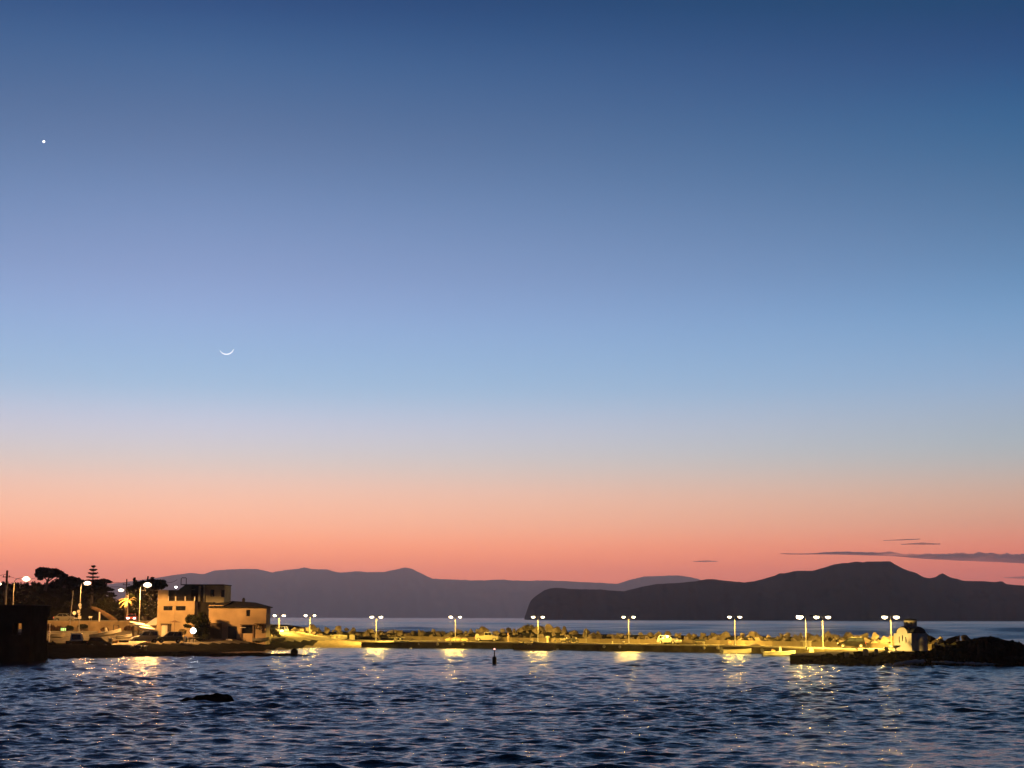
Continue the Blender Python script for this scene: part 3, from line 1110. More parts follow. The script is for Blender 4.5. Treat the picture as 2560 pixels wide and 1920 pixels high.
# ------------------------------------------------------------------ town lamps with a single curved arm
def town_lamp(px_pole, px_head, py_head, y, zb, label, power=TOWN_P, side=1, lit_e=1.0, arm=None, dbl=False):
    p = at_y(px_pole, 1540, y)
    hx = X(px_head, y, py_head) - p.x
    h = Z(px_head, py_head, y) - zb
    t = thing('street_lamp', label, 'street lamp', (p.x, y, zb), 0, 'tall street lamps on the upper road')
    MB().lathe([(0.13, 0), (0.11, 0.5), (0.06, h - 0.5)], n=8).build('pole', M_GALV, t)
    MB().tube([(0, 0, h - 0.55), (hx * 0.12, 0, h - 0.15), (hx * 0.45, -0.1, h + 0.1), (hx * 0.8, -0.2, h + 0.15)], [0.06, 0.05, 0.045, 0.04], 6).build('arm', M_GALV, t)
    hd = MB().prism([(-0.5, 0.02), (-0.45, 0.16), (0, 0.24), (0.45, 0.12), (0.5, 0.02)], -0.2, 0.2, bev=0.3).build('lamp_head', M_GALV, t, loc=(hx, -0.25, h))
    MB().ball((0, 0, -0.02), (0.40 * lit_e, 0.3, 0.22 * lit_e), 12).build('lens', M_LENST, hd, smooth=True)
    MB().ball((0.05, 0, -0.06), (0.52 * lit_e, 0.34, 0.30 * lit_e), 14).build('halo_shell', M_HALOT, hd, smooth=True)  # same added glow around the town lens
    lamp('lamp_bulb', (hx, -0.25, h - 0.55), power, TOWN_COL, t, 0.22, 'SPOT', 178)
    return t


LZ = 4.52
town_lamp(31, 66, 1446.5, 262, LZ, 'street lamp with the longest arm, far left before the open sky', lit_e=1.3, power=TOWN_P * 0.45)
town_lamp(199, 219, 1457, 263, 2.4, 'street lamp hung with white traffic signs below the tiered pine', lit_e=1.2, power=TOWN_P * 0.75)
town_lamp(318.5, 303, 1474.5, 280, LZ, 'street lamp reaching left over the orange lit palm', lit_e=1.0, power=TOWN_P * 0.8)
town_lamp(348, 369, 1461.5, 247, 1.5, 'street lamp nearest the house, in front of the dark tree', lit_e=1.3, power=TOWN_P * 4.0)
town_lamp(-22, -2, 1459, 268, LZ, 'street lamp cut by the left edge of the picture', lit_e=0.9, power=TOWN_P * 0.4)

# utility poles and wires
def utility_pole(px, py_top, y, zb, r, label):
    p = at_y(px, py_top, y)
    t = thing('utility_pole', label, 'utility pole', (p.x, y, zb), 0, 'wooden utility poles')
    h = p.z - zb
    MB().lathe([(r, 0), (r * 0.85, h)], n=10).build('pole', M_DARKWOOD, t)
    MB().box((0, -r, h - 1.1), (1.3, 0.12, 0.12)).build('crossarm', M_DARKWOOD, t)
    for dx in (-0.5, 0.5):
        MB().lathe([(0.05, 0), (0.07, 0.1), (0.04, 0.2)], (dx, -r, h - 1.04), 8).build('insulator', M_BLACK, t)
    return p


ua = utility_pole(18, 1426, 258, LZ, 0.21, 'thick dark utility pole at the far left edge')
ub = utility_pole(317, 1447, 283, LZ, 0.13, 'slim utility pole left of the dark tree by the house')
MB().lathe([(0.13, 0), (0.12, 6.0)], n=8).build('post', M_GALV, tag(bpy.data.objects.new('pale_post', None), 'pale concrete post right in front of the thick utility pole', 'post'), loc=(0, 0, 0))
pp = bpy.data.objects['pale_post']
COL.objects.link(pp)
pp.location = at_y(14, 1500, 255)
pp.location.z = LZ


def wire(a, b, sag, label, r=0.035):
    pts = [(a[0] + (b[0] - a[0]) * t, a[1] + (b[1] - a[1]) * t, a[2] + (b[2] - a[2]) * t - sag * 4 * t * (1 - t)) for t in [i / 14 for i in range(15)]]
    o = MB().tube(pts, r, 5).build('power_line', M_BLACK)
    tag(o, label, 'cable', 'overhead cables')


wire((ua.x, 258, ua.z - 0.6), at_y(-120, 1436, 258), 0.5, 'cable running off the picture left of the thick utility pole')
wire((ua.x, 258, ua.z - 0.8), at_y(96, 1442, 285), 0.6, 'cable from the thick utility pole into the round pine')
wire((ub.x, 283, ub.z - 0.7), at_y(262, 1453, 286), 0.1, 'upper cable left of the slim utility pole')
wire((ub.x, 283, ub.z - 1.6), at_y(262, 1469, 286), -0.15, 'lower cable left of the slim utility pole')
wire((at_y(412, 1453, 272)), at_y(443, 1449, 272), 0.35, 'short cable slung from the dark tree to the roof pipe')

# traffic signs
M_SIGN = mat('sign_white', (0.75, 0.7, 0.6), 0.6, 0.08, 4)
M_SIGNB = mat('sign_back', (0.5, 0.47, 0.42), 0.6, 0.1, 4)


def sign(px, py, y, r, shape, label, ztop=None, zb=None, mats=None):
    p = at_y(px, py, y)
    zb = LZ if zb is None else zb
    t = thing('traffic_sign', label, 'traffic sign', (p.x, y, zb), 0, 'traffic signs on the upper road')
    h = p.z - zb
    if h > 0.3:
        MB().tube([(0, 0.04, 0), (0, 0.04, h + 0.1)], 0.035, 6).build('post', M_GALV, t)
    b = MB()
    if shape == 'round':
        b.prism([(r * math.cos(i * math.pi / 8), h + r * math.sin(i * math.pi / 8)) for i in range(16)], -0.03, 0.0)
    elif shape == 'tri':
        b.prism([(-r, h + r * 0.7), (r, h + r * 0.7), (0.0, h - r * 0.9)], -0.03, 0.0)
    else:
        b.prism([(-r, h - r * 0.75), (r, h - r * 0.75), (r, h + r * 0.75), (-r, h + r * 0.75)], -0.03, 0.0)
    b.build('sign_plate', mats or M_SIGN, t)
    return t


sign(186, 1532.5, 270, 0.32, 'round', 'round sign on a thin post left of the signed lamp')
for py, dx, shp, lab in ((1512.5, 1.2, 'round', 'round white sign, topmost on the signed lamp pole'), (1520, 2.0, 'tri', 'pointed white sign, second from the top on the signed lamp pole'),
                         (1528.5, -2.2, 'round', 'small round sign in the middle of the signed lamp pole'), (1537, -0.6, 'tri', 'triangular sign, second from the bottom on the signed lamp pole'),
                         (1543.5, 0.4, 'square', 'square sign, lowest on the signed lamp pole')):
    p = at_y(198.5 + dx, py, 262.6)
    b = MB()
    r = 0.27
    if shp == 'round':
        b.prism([(r * math.cos(i * math.pi / 8), r * math.sin(i * math.pi / 8)) for i in range(16)], -0.02, 0.02)
    elif shp == 'tri':
        b.prism([(-r, 0.22), (r, 0.22), (0, -0.26)], -0.02, 0.02)
    else:
        b.prism([(-r, -0.24), (r, -0.24), (r, 0.24), (-r, 0.24)], -0.02, 0.02)
    tag(b.build('traffic_sign', M_SIGN, loc=p), lab, 'traffic sign', 'traffic signs on the upper road')
sign(224, 1543, 276, 0.2, 'round', 'round sign of the small pair right of the signed lamp')
sign(228.5, 1543, 276.3, 0.22, 'tri', 'narrow sign of the small pair right of the signed lamp')
p = at_y(248, 1558, 273)
MB().lathe([(0.13, 0), (0.13, 1.7), (0.05, 1.75)], n=8).build('bollard_post', M_SIGN, loc=(p.x, 273, LZ))
tag(bpy.data.objects['bollard_post'], 'stout white post standing on the retaining wall by the ramp', 'post')
a, b_ = at_y(183, 1476, 271), at_y(175, 1562, 271)
tag(MB().tube([b_, a], [0.07, 0.035], 6).build('boat_mast', M_GALV), 'thin leaning mast rising from the yard left of the signs', 'mast')

# ------------------------------------------------------------------ buildings
def holes_wall(mb, x0, x1, z0, z1, y, t, holes):
    xs = sorted({x0, x1, *[h[0] for h in holes], *[h[1] for h in holes]})
    zs = sorted({z0, z1, *[h[2] for h in holes], *[h[3] for h in holes]})
    for a, b in zip(xs, xs[1:]):
        for c, d in zip(zs, zs[1:]):
            mx, mz = (a + b) / 2, (c + d) / 2
            if any(h[0] < mx < h[1] and h[2] < mz < h[3] for h in holes):
                continue
            mb.span((a, y, c), (b, y + t, d))
    return mb


def window(parent, x0, x1, z0, z1, y, bars=1, frame=M_DARKWOOD):
    f = MB()
    w = 0.07
    f.span((x0, y, z0), (x0 + w, y + 0.1, z1)).span((x1 - w, y, z0), (x1, y + 0.1, z1))
    f.span((x0 + w, y, z0), (x1 - w, y + 0.1, z0 + w)).span((x0 + w, y, z1 - w), (x1 - w, y + 0.1, z1))
    for i in range(bars):
        c = x0 + (x1 - x0) * (i + 1) / (bars + 1)
        f.span((c - 0.03, y + 0.01, z0 + w), (c + 0.03, y + 0.09, z1 - w))
    o = f.build('window', frame, parent)
    MB().span((x0 + 0.02, y + 0.04, z0 + 0.02), (x1 - 0.02, y + 0.06, z1 - 0.02)).build('pane', M_GLASS, o)
    return o


# main house
HY = 266.0
hx = lambda px: X(px, HY)
hz_ = lambda py: Z(440, py, HY)
house = thing('flat_roofed_house', 'two storey orange lit house with a railed roof terrace', 'house')
zt, zp = hz_(1503.5), hz_(1475)
wins = [(hx(407), hx(430), hz_(1526), hz_(1515)), (hx(438), hx(462.5), hz_(1526), hz_(1515))]
door = (hx(404), hx(428.5), 1.3, hz_(1561.5))
fw = MB()
holes_wall(fw, hx(392), hx(485), 1.0, zt, HY, 0.3, wins + [door])
fw.span((hx(392), HY + 0.3, 1.0), (hx(392) + 0.3, HY + 12, zt)).span((hx(485) - 0.3, HY + 0.3, 1.0), (hx(485), HY + 12, zt)).span((hx(392) + 0.3, HY + 0.35, zt - 0.3), (hx(485) - 0.3, HY + 12, zt - 0.05))
fw.build('wall', M_PLASTER, house)
MB().span((hx(392), HY + 0.002, zt), (hx(417.5), HY + 0.3, zp)).span((hx(392), HY + 0.3, zt), (hx(392) + 0.3, HY + 6, zp)).build('parapet', M_PLASTER, house)
MB().span((hx(417.5), HY - 0.06, zt), (hx(485.5), HY + 0.34, zt + 0.1)).build('ledge', M_PLASTER, house)
for w_ in wins:
    window(house, *w_, HY + 0.12, 1)
d = MB().span((door[0] + (door[1] - door[0]) * 0.62, HY + 0.15, 1.3), (door[1], HY + 0.22, door[3])).build('door', M_DARKWOOD, house)
MB().ball((door[0] + (door[1] - door[0]) * 0.68, HY + 0.12, 2.6), 0.05, 6).build('handle', M_GALV, d)
MB().span((door[0], HY + 0.16, 1.3), (door[0] + (door[1] - door[0]) * 0.42, HY + 0.24, door[3])).build('shutter', M_SIGN, house)
MB().span((door[0] + (door[1] - door[0]) * 0.48, HY + 0.05, 1.3), (door[0] + (door[1] - door[0]) * 0.58, HY + 0.2, door[3])).build('door_post', M_SIGN, house)
MB().tube([(hx(435), HY - 0.06, 1.4), (hx(435), HY - 0.06, zt - 0.1)], 0.06, 6).build('drainpipe', M_PLASTER, house)
MB().span((hx(403), HY - 0.5, door[3] + 0.04), (hx(430), HY - 0.002, door[3] + 0.16)).build('door_canopy', M_DARKWOOD, house)
for px in (418, 436.5, 460.5, 484.3):
    MB().span((hx(px) - 0.09, HY + 0.02, zt + 0.1), (hx(px) + 0.09, HY + 0.2, hz_(1491))).build('railing_post', M_SIGN, house)
for dz in (0.25, 0.55):
    MB().span((hx(418), HY + 0.09, zt + 0.1 + dz), (hx(484), HY + 0.13, zt + 0.15 + dz)).build('rail', M_DARKWOOD, house)
# upper storey set back
UY = 270.5
ux = lambda px: X(px, UY)
uz = lambda py: Z(500, py, UY)
UXR = X(575, UY + 7)
uw = [(ux(523.5), ux(533.5), uz(1491.5), uz(1474)), (ux(550), ux(558.5), uz(1492.5), uz(1474))]
up = MB()
holes_wall(up, ux(512), UXR, uz(1508), uz(1463), UY, 0.3, uw)
up.span((UXR - 0.3, UY + 0.3, uz(1508)), (UXR, UY + 7, uz(1463))).span((ux(512), UY + 0.3, uz(1508)), (ux(512) + 0.25, UY + 7, uz(1463)))
up.span((ux(512) + 0.25, UY + 6.7, uz(1508)), (UXR - 0.3, UY + 7, uz(1463)))
up.build('upper_storey', M_OLIVE, house)
for w_ in uw:
    window(house, *w_, UY + 0.12, 0)
MB().span((ux(452), UY - 0.6, uz(1463) + 0.003), (UXR + 0.1, UY + 7.1, uz(1460.8))).build('roof_slab', M_ROOF, house)
MB().span((ux(452), UY + 2.2, uz(1508)), (ux(512), UY + 2.4, uz(1464))).build('porch_wall', M_ROOF, house)  # porch shade put into this dark back wall
for px in (497, 509):
    MB().span((ux(px) - 0.16, UY - 0.35, uz(1508)), (ux(px) + 0.16, UY - 0.05, uz(1464))).build('porch_column', M_OLIVE, house)
MB().span((ux(470), UY - 0.4, uz(1475)), (ux(486), UY - 0.3, uz(1472.5))).build('porch_beam', M_OLIVE, house)
MB().tube([(ux(443), UY + 2, uz(1463)), (ux(443), UY + 2, uz(1445.5)), (ux(444.5), UY + 2, uz(1444)), (ux(454.5), UY + 2, uz(1444)), (ux(456), UY + 2, uz(1445.5)), (ux(456), UY + 2, uz(1463))], 0.07, 6).build('roof_pipe', M_DARKWOOD, house)
MB().span((ux(420), UY - 1.2, uz(1503)), (ux(456), UY - 1.0, uz(1475.5))).build('terrace_screen', M_ROOF, house)
MB().add([(ux(447), UY - 1.3, uz(1475)), (ux(462), UY - 1.3, uz(1464)), (ux(480), UY - 1.3, uz(1464)), (ux(478), UY - 1.3, uz(1503)), (ux(452), UY - 1.3, uz(1503)),
          (ux(447), UY - 1.1, uz(1475)), (ux(462), UY - 1.1, uz(1464)), (ux(480), UY - 1.1, uz(1464)), (ux(478), UY - 1.1, uz(1503)), (ux(452), UY - 1.1, uz(1503))],
         [(0, 1, 2, 3, 4), (5, 9, 8, 7, 6)] + [(i, (i + 1) % 5, 5 + (i + 1) % 5, 5 + i) for i in range(5)]).build('awning', M_ROOF, house)
# side wing between house and warehouse, its shade put into the dark colour
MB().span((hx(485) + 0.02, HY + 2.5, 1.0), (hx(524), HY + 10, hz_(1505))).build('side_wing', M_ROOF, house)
# lamp on the terrace
p = at_y(440, 1468, HY + 2)
tl = thing('terrace_lamp', 'small white lamp glowing above the roof terrace', 'lamp', (p.x, p.y, zt))
MB().tube([(0, 0, 0), (0, 0, p.z - zt)], 0.04, 6).build('pole', M_BLACK, tl)
MB().ball((0, 0, p.z - zt), (0.24, 0.18, 0.17), 10).build('bulb', mat('white_bulb', (0.9, 0.9, 0.85), 0.4, 0.02, 5, emit=(1, 0.97, 0.88), power=7), tl, smooth=True)
lamp('terrace_lamp_light', (0, -0.3, p.z - zt + 0.1), 40, (1, 0.85, 0.6), tl, 0.15)

# warehouse
AY = 260.5
ax = lambda px: X(px, AY)
az_ = lambda py: Z(600, py, AY)
wh = thing('warehouse', 'low plastered warehouse with a dark hipped roof beside the harbour', 'warehouse')
zt = az_(1519.5)
garage = (ax(523), ax(555), 1.0, az_(1558))
dr = (ax(568.5), ax(593.5), 1.2, az_(1566))
stall = (ax(603), ax(634), az_(1583.5), az_(1563))
sw = (ax(615), ax(624.5), az_(1540.5), az_(1524.5))
m = MB()
WD = 4.5
xr = X(675.5, AY + WD)
holes_wall(m, ax(521), xr, 0.9, zt, AY, 0.35, [garage, dr, stall, sw])
m.span((ax(521), AY + 0.35, 0.9), (ax(521) + 0.3, AY + WD, zt)).span((xr - 0.3, AY + 0.35, 0.9), (xr, AY + WD, zt)).span((ax(521) + 0.3, AY + WD - 0.3, 0.9), (xr - 0.3, AY + WD, zt))
m.build('wall', M_PLASTER2, wh)
MB().span((ax(521) - 0.05, AY - 0.05, az_(1523.5)), (ax(559), AY - 0.002, az_(1513))).build('gable_band', M_PLASTER2, wh)
x0, x1 = ax(519.5), xr + 0.3
r0, r1 = ax(572), ax(638)
ze, zr = zt + 0.004, az_(1502)
MB().add([(x0, AY - 0.5, ze), (x1, AY - 0.5, ze), (x1, AY + WD + 0.4, ze), (x0, AY + WD + 0.4, ze), (r0, AY + 2.3, zr), (r1 - 0.4, AY + 2.3, zr - 0.25),
          (x0, AY - 0.5, ze + 0.16), (x1, AY - 0.5, ze + 0.16), (x1, AY + WD + 0.4, ze + 0.16), (x0, AY + WD + 0.4, ze + 0.16)],
         [(3, 2, 1, 0), (0, 1, 7, 6), (1, 2, 8, 7), (2, 3, 9, 8), (3, 0, 6, 9), (6, 7, 5, 4), (7, 8, 5), (8, 9, 4, 5), (9, 6, 4)]).build('roof', M_ROOF, wh)
rf = bpy.data.objects['roof']
MB().add([(ax(521), AY - 0.5, az_(1516)), (ax(560), AY - 0.5, az_(1516)), (ax(577), AY + 1.6, az_(1502)), (ax(540), AY + 1.6, az_(1507)), (ax(521), AY + 1.6, az_(1511)),
          (ax(521), AY + 4, az_(1516)), (ax(577), AY + 4, az_(1516))], [(0, 1, 2, 3, 4), (4, 3, 2, 6, 5), (0, 4, 5), (1, 6, 2), (0, 5, 6, 1)]).build('roof_slope', M_ROOF, wh)
MB().span((ax(598), AY + 2.2, zr - 0.6), (ax(604), AY + 2.8, az_(1498.3))).build('chimney', M_ROOF, rf)
MB().lathe([(0.28, 0), (0.12, 0.3)], (ax(601), AY + 2.5, az_(1498.3)), 8).build('chimney_cap', M_ROOF, rf)
window(wh, *sw, AY + 0.12, 0)
MB().span((garage[0], AY + 0.2, 1.0), (garage[1], AY + 0.27, garage[3])).build('garage_door', M_DARKWOOD, wh)
q = MB().span((dr[0] + 0.1, AY + 0.22, 1.2), (dr[1] - 0.1, AY + 0.28, dr[3])).build('door', M_BLACK, wh)
MB().ball((dr[0] + 0.3, AY + 0.2, 2.4), 0.05, 6).build('handle', M_GALV, q)
q = MB().span((stall[0], AY + 0.3, stall[2]), (stall[1], AY + 0.36, stall[3])).build('stall_opening', M_GLASS, wh)
MB().span((stall[0] - 0.15, AY - 0.25, stall[2] + 0.95), (stall[0] + 0.8, AY - 0.05, stall[2] + 1.02)).build('stall_sill', M_SIGN, wh)
MB().span((stall[0] - 0.1, AY - 0.4, stall[3] + 0.01), (stall[1] + 0.1, AY - 0.003, stall[3] + 0.12)).build('stall_lintel', M_DARKWOOD, wh)
for px in (604, 634):
    MB().span((ax(px) - 0.1, AY - 0.2, 1.2), (ax(px) + 0.1, AY - 0.04, stall[3])).build('stall_post', M_WOOD, wh)
# timber bracket sign on the right part of the front
bk = MB()
bk.span((ax(639), AY - 1.3, az_(1560.5)), (ax(667), AY - 0.02, az_(1558.5)))
bk.tube([(ax(640.5), AY - 0.1, az_(1571)), (ax(648), AY - 1.1, az_(1561))], 0.09, 6)
bk.tube([(ax(656), AY - 0.1, az_(1581)), (ax(665), AY - 1.1, az_(1561))], 0.09, 6)
bk.span((ax(649.5), AY - 0.5, az_(1574.5)), (ax(653), AY - 0.3, az_(1560.6)))
bk.build('bracket_canopy', M_DARKWOOD, wh)

# dark ruin in front, with one see-through window
M_RUIN = mat('unlit_stone', (0.008, 0.0075, 0.006), 0.95, 0.5, 0.7, 0.04, spec=0.0)  # unlit black of the building put into its base colour
RY = 190.0
rx = lambda px: X(px, RY)
rz_ = lambda py: Z(60, py, RY)
ru = thing('waterside_building', 'black unlit building at the left water edge with one see through window', 'building')
hole = (rx(31.5), rx(54), rz_(1587), rz_(1558.5))
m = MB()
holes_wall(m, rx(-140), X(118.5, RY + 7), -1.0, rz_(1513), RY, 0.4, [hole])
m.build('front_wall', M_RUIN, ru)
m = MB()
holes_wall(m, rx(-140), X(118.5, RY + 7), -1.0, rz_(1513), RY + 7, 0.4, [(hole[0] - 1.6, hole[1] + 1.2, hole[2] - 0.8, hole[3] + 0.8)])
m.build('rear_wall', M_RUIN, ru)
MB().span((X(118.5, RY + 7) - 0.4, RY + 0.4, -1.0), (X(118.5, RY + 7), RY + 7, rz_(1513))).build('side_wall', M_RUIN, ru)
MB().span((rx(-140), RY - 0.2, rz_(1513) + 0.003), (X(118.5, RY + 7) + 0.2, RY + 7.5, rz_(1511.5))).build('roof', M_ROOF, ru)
MB().span((hole[0] - 0.1, RY - 0.08, hole[2] - 0.1), (hole[1] + 0.1, RY - 0.002, hole[2])).build('window_sill', M_HILL, ru)
# debris in the window view: two pale sacks on the yard behind
for (px, py, s, lab) in ((34, 1582, 0.42, 'pale sack leaning low in the window of the dark building'), (49, 1577, 0.5, 'long pale sack lying in the window of the dark building')):
    p = at_y(px, py, 236)
    o = MB().ball((0, 0, 0), (s * 1.25, s, s * 0.55), 10, 0.2, px).build('sack', M_SIGN, smooth=True, loc=p)
    o.rotation_euler = (0, -0.3, 0)
    tag(o, lab, 'sack')
    MB().box((0, 0, 0), (1.2, 1.0, max(0.2, p.z - 1.2 - s * 0.4))).build('pallet_stack', M_DARKWOOD, loc=(p.x, p.y, 1.2 + (p.z - 1.2 - s * 0.4) / 2))
tag(bpy.data.objects['pallet_stack'], 'dark stack of pallets under the low sack behind the window', 'pallets')
tag(bpy.data.objects['pallet_stack.001'], 'dark stack of pallets under the long sack behind the window', 'pallets')

# small kiosk roof left of the house
p = at_y(381, 1560, 268)
ki = thing('kiosk', 'small kiosk with a white sloping roof left of the house', 'kiosk', (p.x, 268, 1.6))
kz = lambda py: Z(381, py, 268) - 1.6
kx = lambda px: X(px, 268) - p.x
MB().span((kx(371), 0, 0), (kx(391), 2.0, kz(1566))).build('wall', M_PLASTER2, ki)
MB().add([(kx(366), -0.7, kz(1563)), (kx(393), -0.7, kz(1563)), (kx(391), 2.2, kz(1545)), (kx(380), 2.2, kz(1545.5)),
          (kx(366), -0.7, kz(1561.5)), (kx(393), -0.7, kz(1561.5)), (kx(391), 2.2, kz(1543.5)), (kx(380), 2.2, kz(1544))],
         [(3, 2, 1, 0), (4, 5, 6, 7), (0, 1, 5, 4), (1, 2, 6, 5), (2, 3, 7, 6), (3, 0, 4, 7)]).build('roof', M_SIGN, ki)
MB().span((kx(369), -0.75, kz(1567)), (kx(393), -0.5, kz(1563) - 0.02)).build('awning', M_DARKWOOD, ki)

# ------------------------------------------------------------------ chapel
C0 = at_z(2280, 1627, 1.46)
TH = math.radians(-48)
W_, D_ = 2.6, 3.6
zs = lambda py: Z(2280, py, C0.y) - 1.46
ch = thing('chapel', 'tiny domed white chapel on the pier end, front lit, side in shadow', 'chapel', (C0.x, C0.y, 1.46), TH)
# local frame: x from the lit front's left (-W_) to its right corner (0), y into the building
hw = zs(1583.5)
slots = [(-W_ * (1 - (px - 2232.5) / 47.5) - 0.07, -W_ * (1 - (px - 2232.5) / 47.5) + 0.07, zs(b), zs(a)) for px, a, b in ((2247, 1592, 1607), (2255.5, 1588.5, 1603.5), (2264.5, 1593, 1607.5))]
m = MB()
holes_wall(m, -W_, 0, 0, hw, 0, 0.25, slots)
m.span((-W_, 0.25, 0), (-W_ + 0.25, D_, hw)).span((-0.25, 0.25, 0), (0, D_ - 0.25, hw)).span((-W_ + 0.25, D_ - 0.25, 0), (0, D_, hw)).span((-W_ + 0.25, 0.25, hw - 0.1), (-0.25, D_ - 0.25, hw - 0.002))
m.build('wall', M_CHAPEL, ch)
for s in slots:
    MB().span((s[0], 0.14, s[2]), (s[1], 0.18, s[3])).build('window', M_GLASS, ch)
gx, gr = -W_ * (1 - (2254.5 - 2232.5) / 47.5), 0.80
gh = zs(1568.5) - hw
arch = [(gx + gr * math.cos(a), hw + gh * math.sin(a)) for a in [math.pi * i / 14 for i in range(15)]]
MB().prism(arch, 0.003, 0.25).build('gable', M_CHAPEL, ch)
MB().prism([(gx + (gr + 0.14) * math.cos(a), hw + 0.004 + (gh + 0.12) * math.sin(a)) for a in [math.pi * i / 14 for i in range(15)]], 0.253, D_).build('front_vault', M_DOME, ch)
sr = D_ * 0.40
sarch = [(D_ / 2 + sr * math.cos(a), hw + 0.002 + zs(1566.5) * 0.0 + (zs(1567.5) - hw) * math.sin(a)) for a in [math.pi * i / 14 for i in range(15)]]
MB().prism(sarch, -W_ + 0.02, 0.02, axis='x').build('cross_vault', M_DOME, ch)
dc = (-W_ * 0.50, D_ / 2, 0)
dz0, dz1, dz2 = zs(1571), zs(1552), zs(1545.5)
dr_ = 0.72
dm = MB()
for k in range(8):           # open arcaded drum: eight piers
    a = math.radians(22.5 + 45 * k)
    dm.box((dc[0] + dr_ * math.cos(a), dc[1] + dr_ * math.sin(a), (dz0 + dz1) / 2), (0.2, 0.26, dz1 - dz0), rz=a)
dm.lathe([(dr_ + 0.08, dz0), (dr_ + 0.08, dz0 + 0.25), (dr_ - 0.1, dz0 + 0.25)], dc, 16)
dm.lathe([(dr_ - 0.12, dz1 - 0.18), (dr_ + 0.1, dz1 - 0.18), (dr_ + 0.14, dz1 + 0.02), (dr_ - 0.1, dz1 + 0.02)], dc, 16)
dm.build('drum', M_CHAPEL, ch)
MB().lathe([(dr_ + 0.16, dz1 + 0.023), (dr_ + 0.05, dz1 + 0.2), (dr_ * 0.6, dz2 - 0.08), (0.08, dz2)], dc, 18).build('dome', M_DOME, ch, smooth=True)
MB().lathe([(0.95, 0), (0.95, hw * 0.62), (0.7, hw * 0.85), (0.1, hw * 0.98)], (-0.1, D_ / 2 + 0.1, 0), 16, arc=math.pi, a0=-math.pi / 2).build('apse', M_CHAPEL, ch)
MB().span((-W_ - 0.7, -0.55, -0.9), (1.2, D_ + 0.6, 0.0)).build('plinth', M_CONC, ch)

# basin on a pedestal before the chapel
p = at_y(2238, 1623, C0.y - 1.5)
fb = thing('stone_basin', 'shallow stone basin on a stubby foot before the chapel front', 'basin', (p.x, p.y, 1.44))
MB().lathe([(0.26, 0), (0.16, 0.1), (0.12, 0.3), (0.2, 0.42)], n=12).build('foot', M_COP, fb)
MB().lathe([(0.2, 0.42), (0.5, 0.5), (0.68, 0.66), (0.72, 0.7), (0.62, 0.69), (0.35, 0.58)], n=16).build('bowl', M_COP, fb, smooth=True)
o = MB().box((0, 0, 0.25), (1.4, 2.2, 0.5)).build('forecourt', M_CONC, loc=(p.x, p.y, 0.94))
struct(o, 'small raised forecourt slab before the chapel')
p = at_y(2216, 1624, C0.y - 1.8)
gf = thing('ground_floodlight', 'low floodlight on the ground left of the stone basin, aimed at the chapel', 'floodlight', (p.x, p.y, 1.44), math.radians(35))
MB().box((0, 0, 0.06), (0.9, 0.5, 0.1)).build('base', M_COP, gf)
q = MB().box((0, 0, 0.32), (0.5, 0.25, 0.34), rx=-0.5).build('housing', M_BLACK, gf)
MB().box((0, 0.14, 0.36), (0.42, 0.03, 0.26), rx=-0.5).build('lens', mat('ground_flood_lens', (0.9, 0.8, 0.5), 0.3, 0.02, 5, emit=(1, 0.75, 0.35), power=4), q)
lamp('flood_beam', (0, 0.35, 0.55), CHAPEL_P, (1.0, 0.64, 0.17), gf, 0.15)

# rocky point on the right
PTS = [(2325, 1622), (2350, 1619), (2400, 1617), (2425, 1606), (2437, 1597), (2455, 1592.5), (2480, 1593), (2500, 1598), (2515, 1602), (2540, 1606), (2556, 1612), (2575, 1622), (2640, 1640), (2700, 1650)]
P = []
for i in range(15):
    t = i / 14
    row = []
    for px in range(2210, 2701, 5):
        y = 177 + 16 * t + 1.2 * fbm(px * 0.03, t * 3)
        if px < 2330:
            y += (2330 - px) * 0.035
        top = Z(px, interp(PTS, px), 189) if px > 2330 else 1.4
        z = -0.9 + (top + 0.9) * smooth01(t * 1.15) + (0.75 * abs(fbm(px * 0.055, t * 6, 1.3)) - 0.3 + 0.3 * fbm(px * 0.17, t * 14)) * (1 if 0 < i < 14 else 0)
        row.append((X(px, y), y, z))
    P.append(row)
P.append([(p[0], p[1] + 5, p[2] * 0.6) for p in P[-1]])
P.append([(p[0], p[1] + 5, -0.8) for p in P[-1]])
struct(MB().grid(P).build('rocky_point', M_WET_UNLIT), 'black rocky point at the right end of the pier')

RPT, RJT = [], []
for i in range(34):
    px = rnd.uniform(2345, 2560)
    t = rnd.uniform(0.25, 1.0)
    top = Z(px, interp(PTS, px), 189)
    p = at_y(px, 1640, 177 + 14 * t)
    ob = put_rock(RD, (p.x, p.y, -0.9 + (top + 0.9) * smooth01(t * 1.15) - 0.15), rnd.uniform(0.8, 2.1), 'black boulder lying on the rocky point at the right edge', 'boulders on the rocky point', sq=0.75)
    RPT.append((ob, px, 'upper' if t > 0.6 else 'lower'))

# dark boulders round the jetty
for i in range(58):
    px = rnd.uniform(2000, 2335)
    t = rnd.random()
    y = 181.5 + 8.5 * t
    z = -0.15 + 1.45 * t * min(1, 0.35 + (px - 1990) / 170)
    p = at_y(px, 1640, y)
    ob = put_rock(RD, (p.x, y, z), rnd.uniform(0.7, 1.5), 'black wet boulder heaped against the jetty below the chapel', 'jetty boulders', sq=0.8)
    RJT.append((ob, px, 'upper' if t > 0.66 else ('middle' if t > 0.33 else 'waterline')))
P = [[], [], [], []]
for px in range(2010, 2336, 6):
    k = min(1, 0.3 + (px - 1990) / 170)
    for j, (y, z) in enumerate(((180, -0.7), (184, 0.15), (187, 0.8), (191, 1.25 * k))):
        P[j].append((X(px, y), y, z * (k if z > 0 else 1) + 0.2 * fbm(px * 0.05, j * 2.0)))
struct(MB().grid(P).build('jetty_rubble', M_WET_UNLIT), 'dark rubble slope along the jetty')
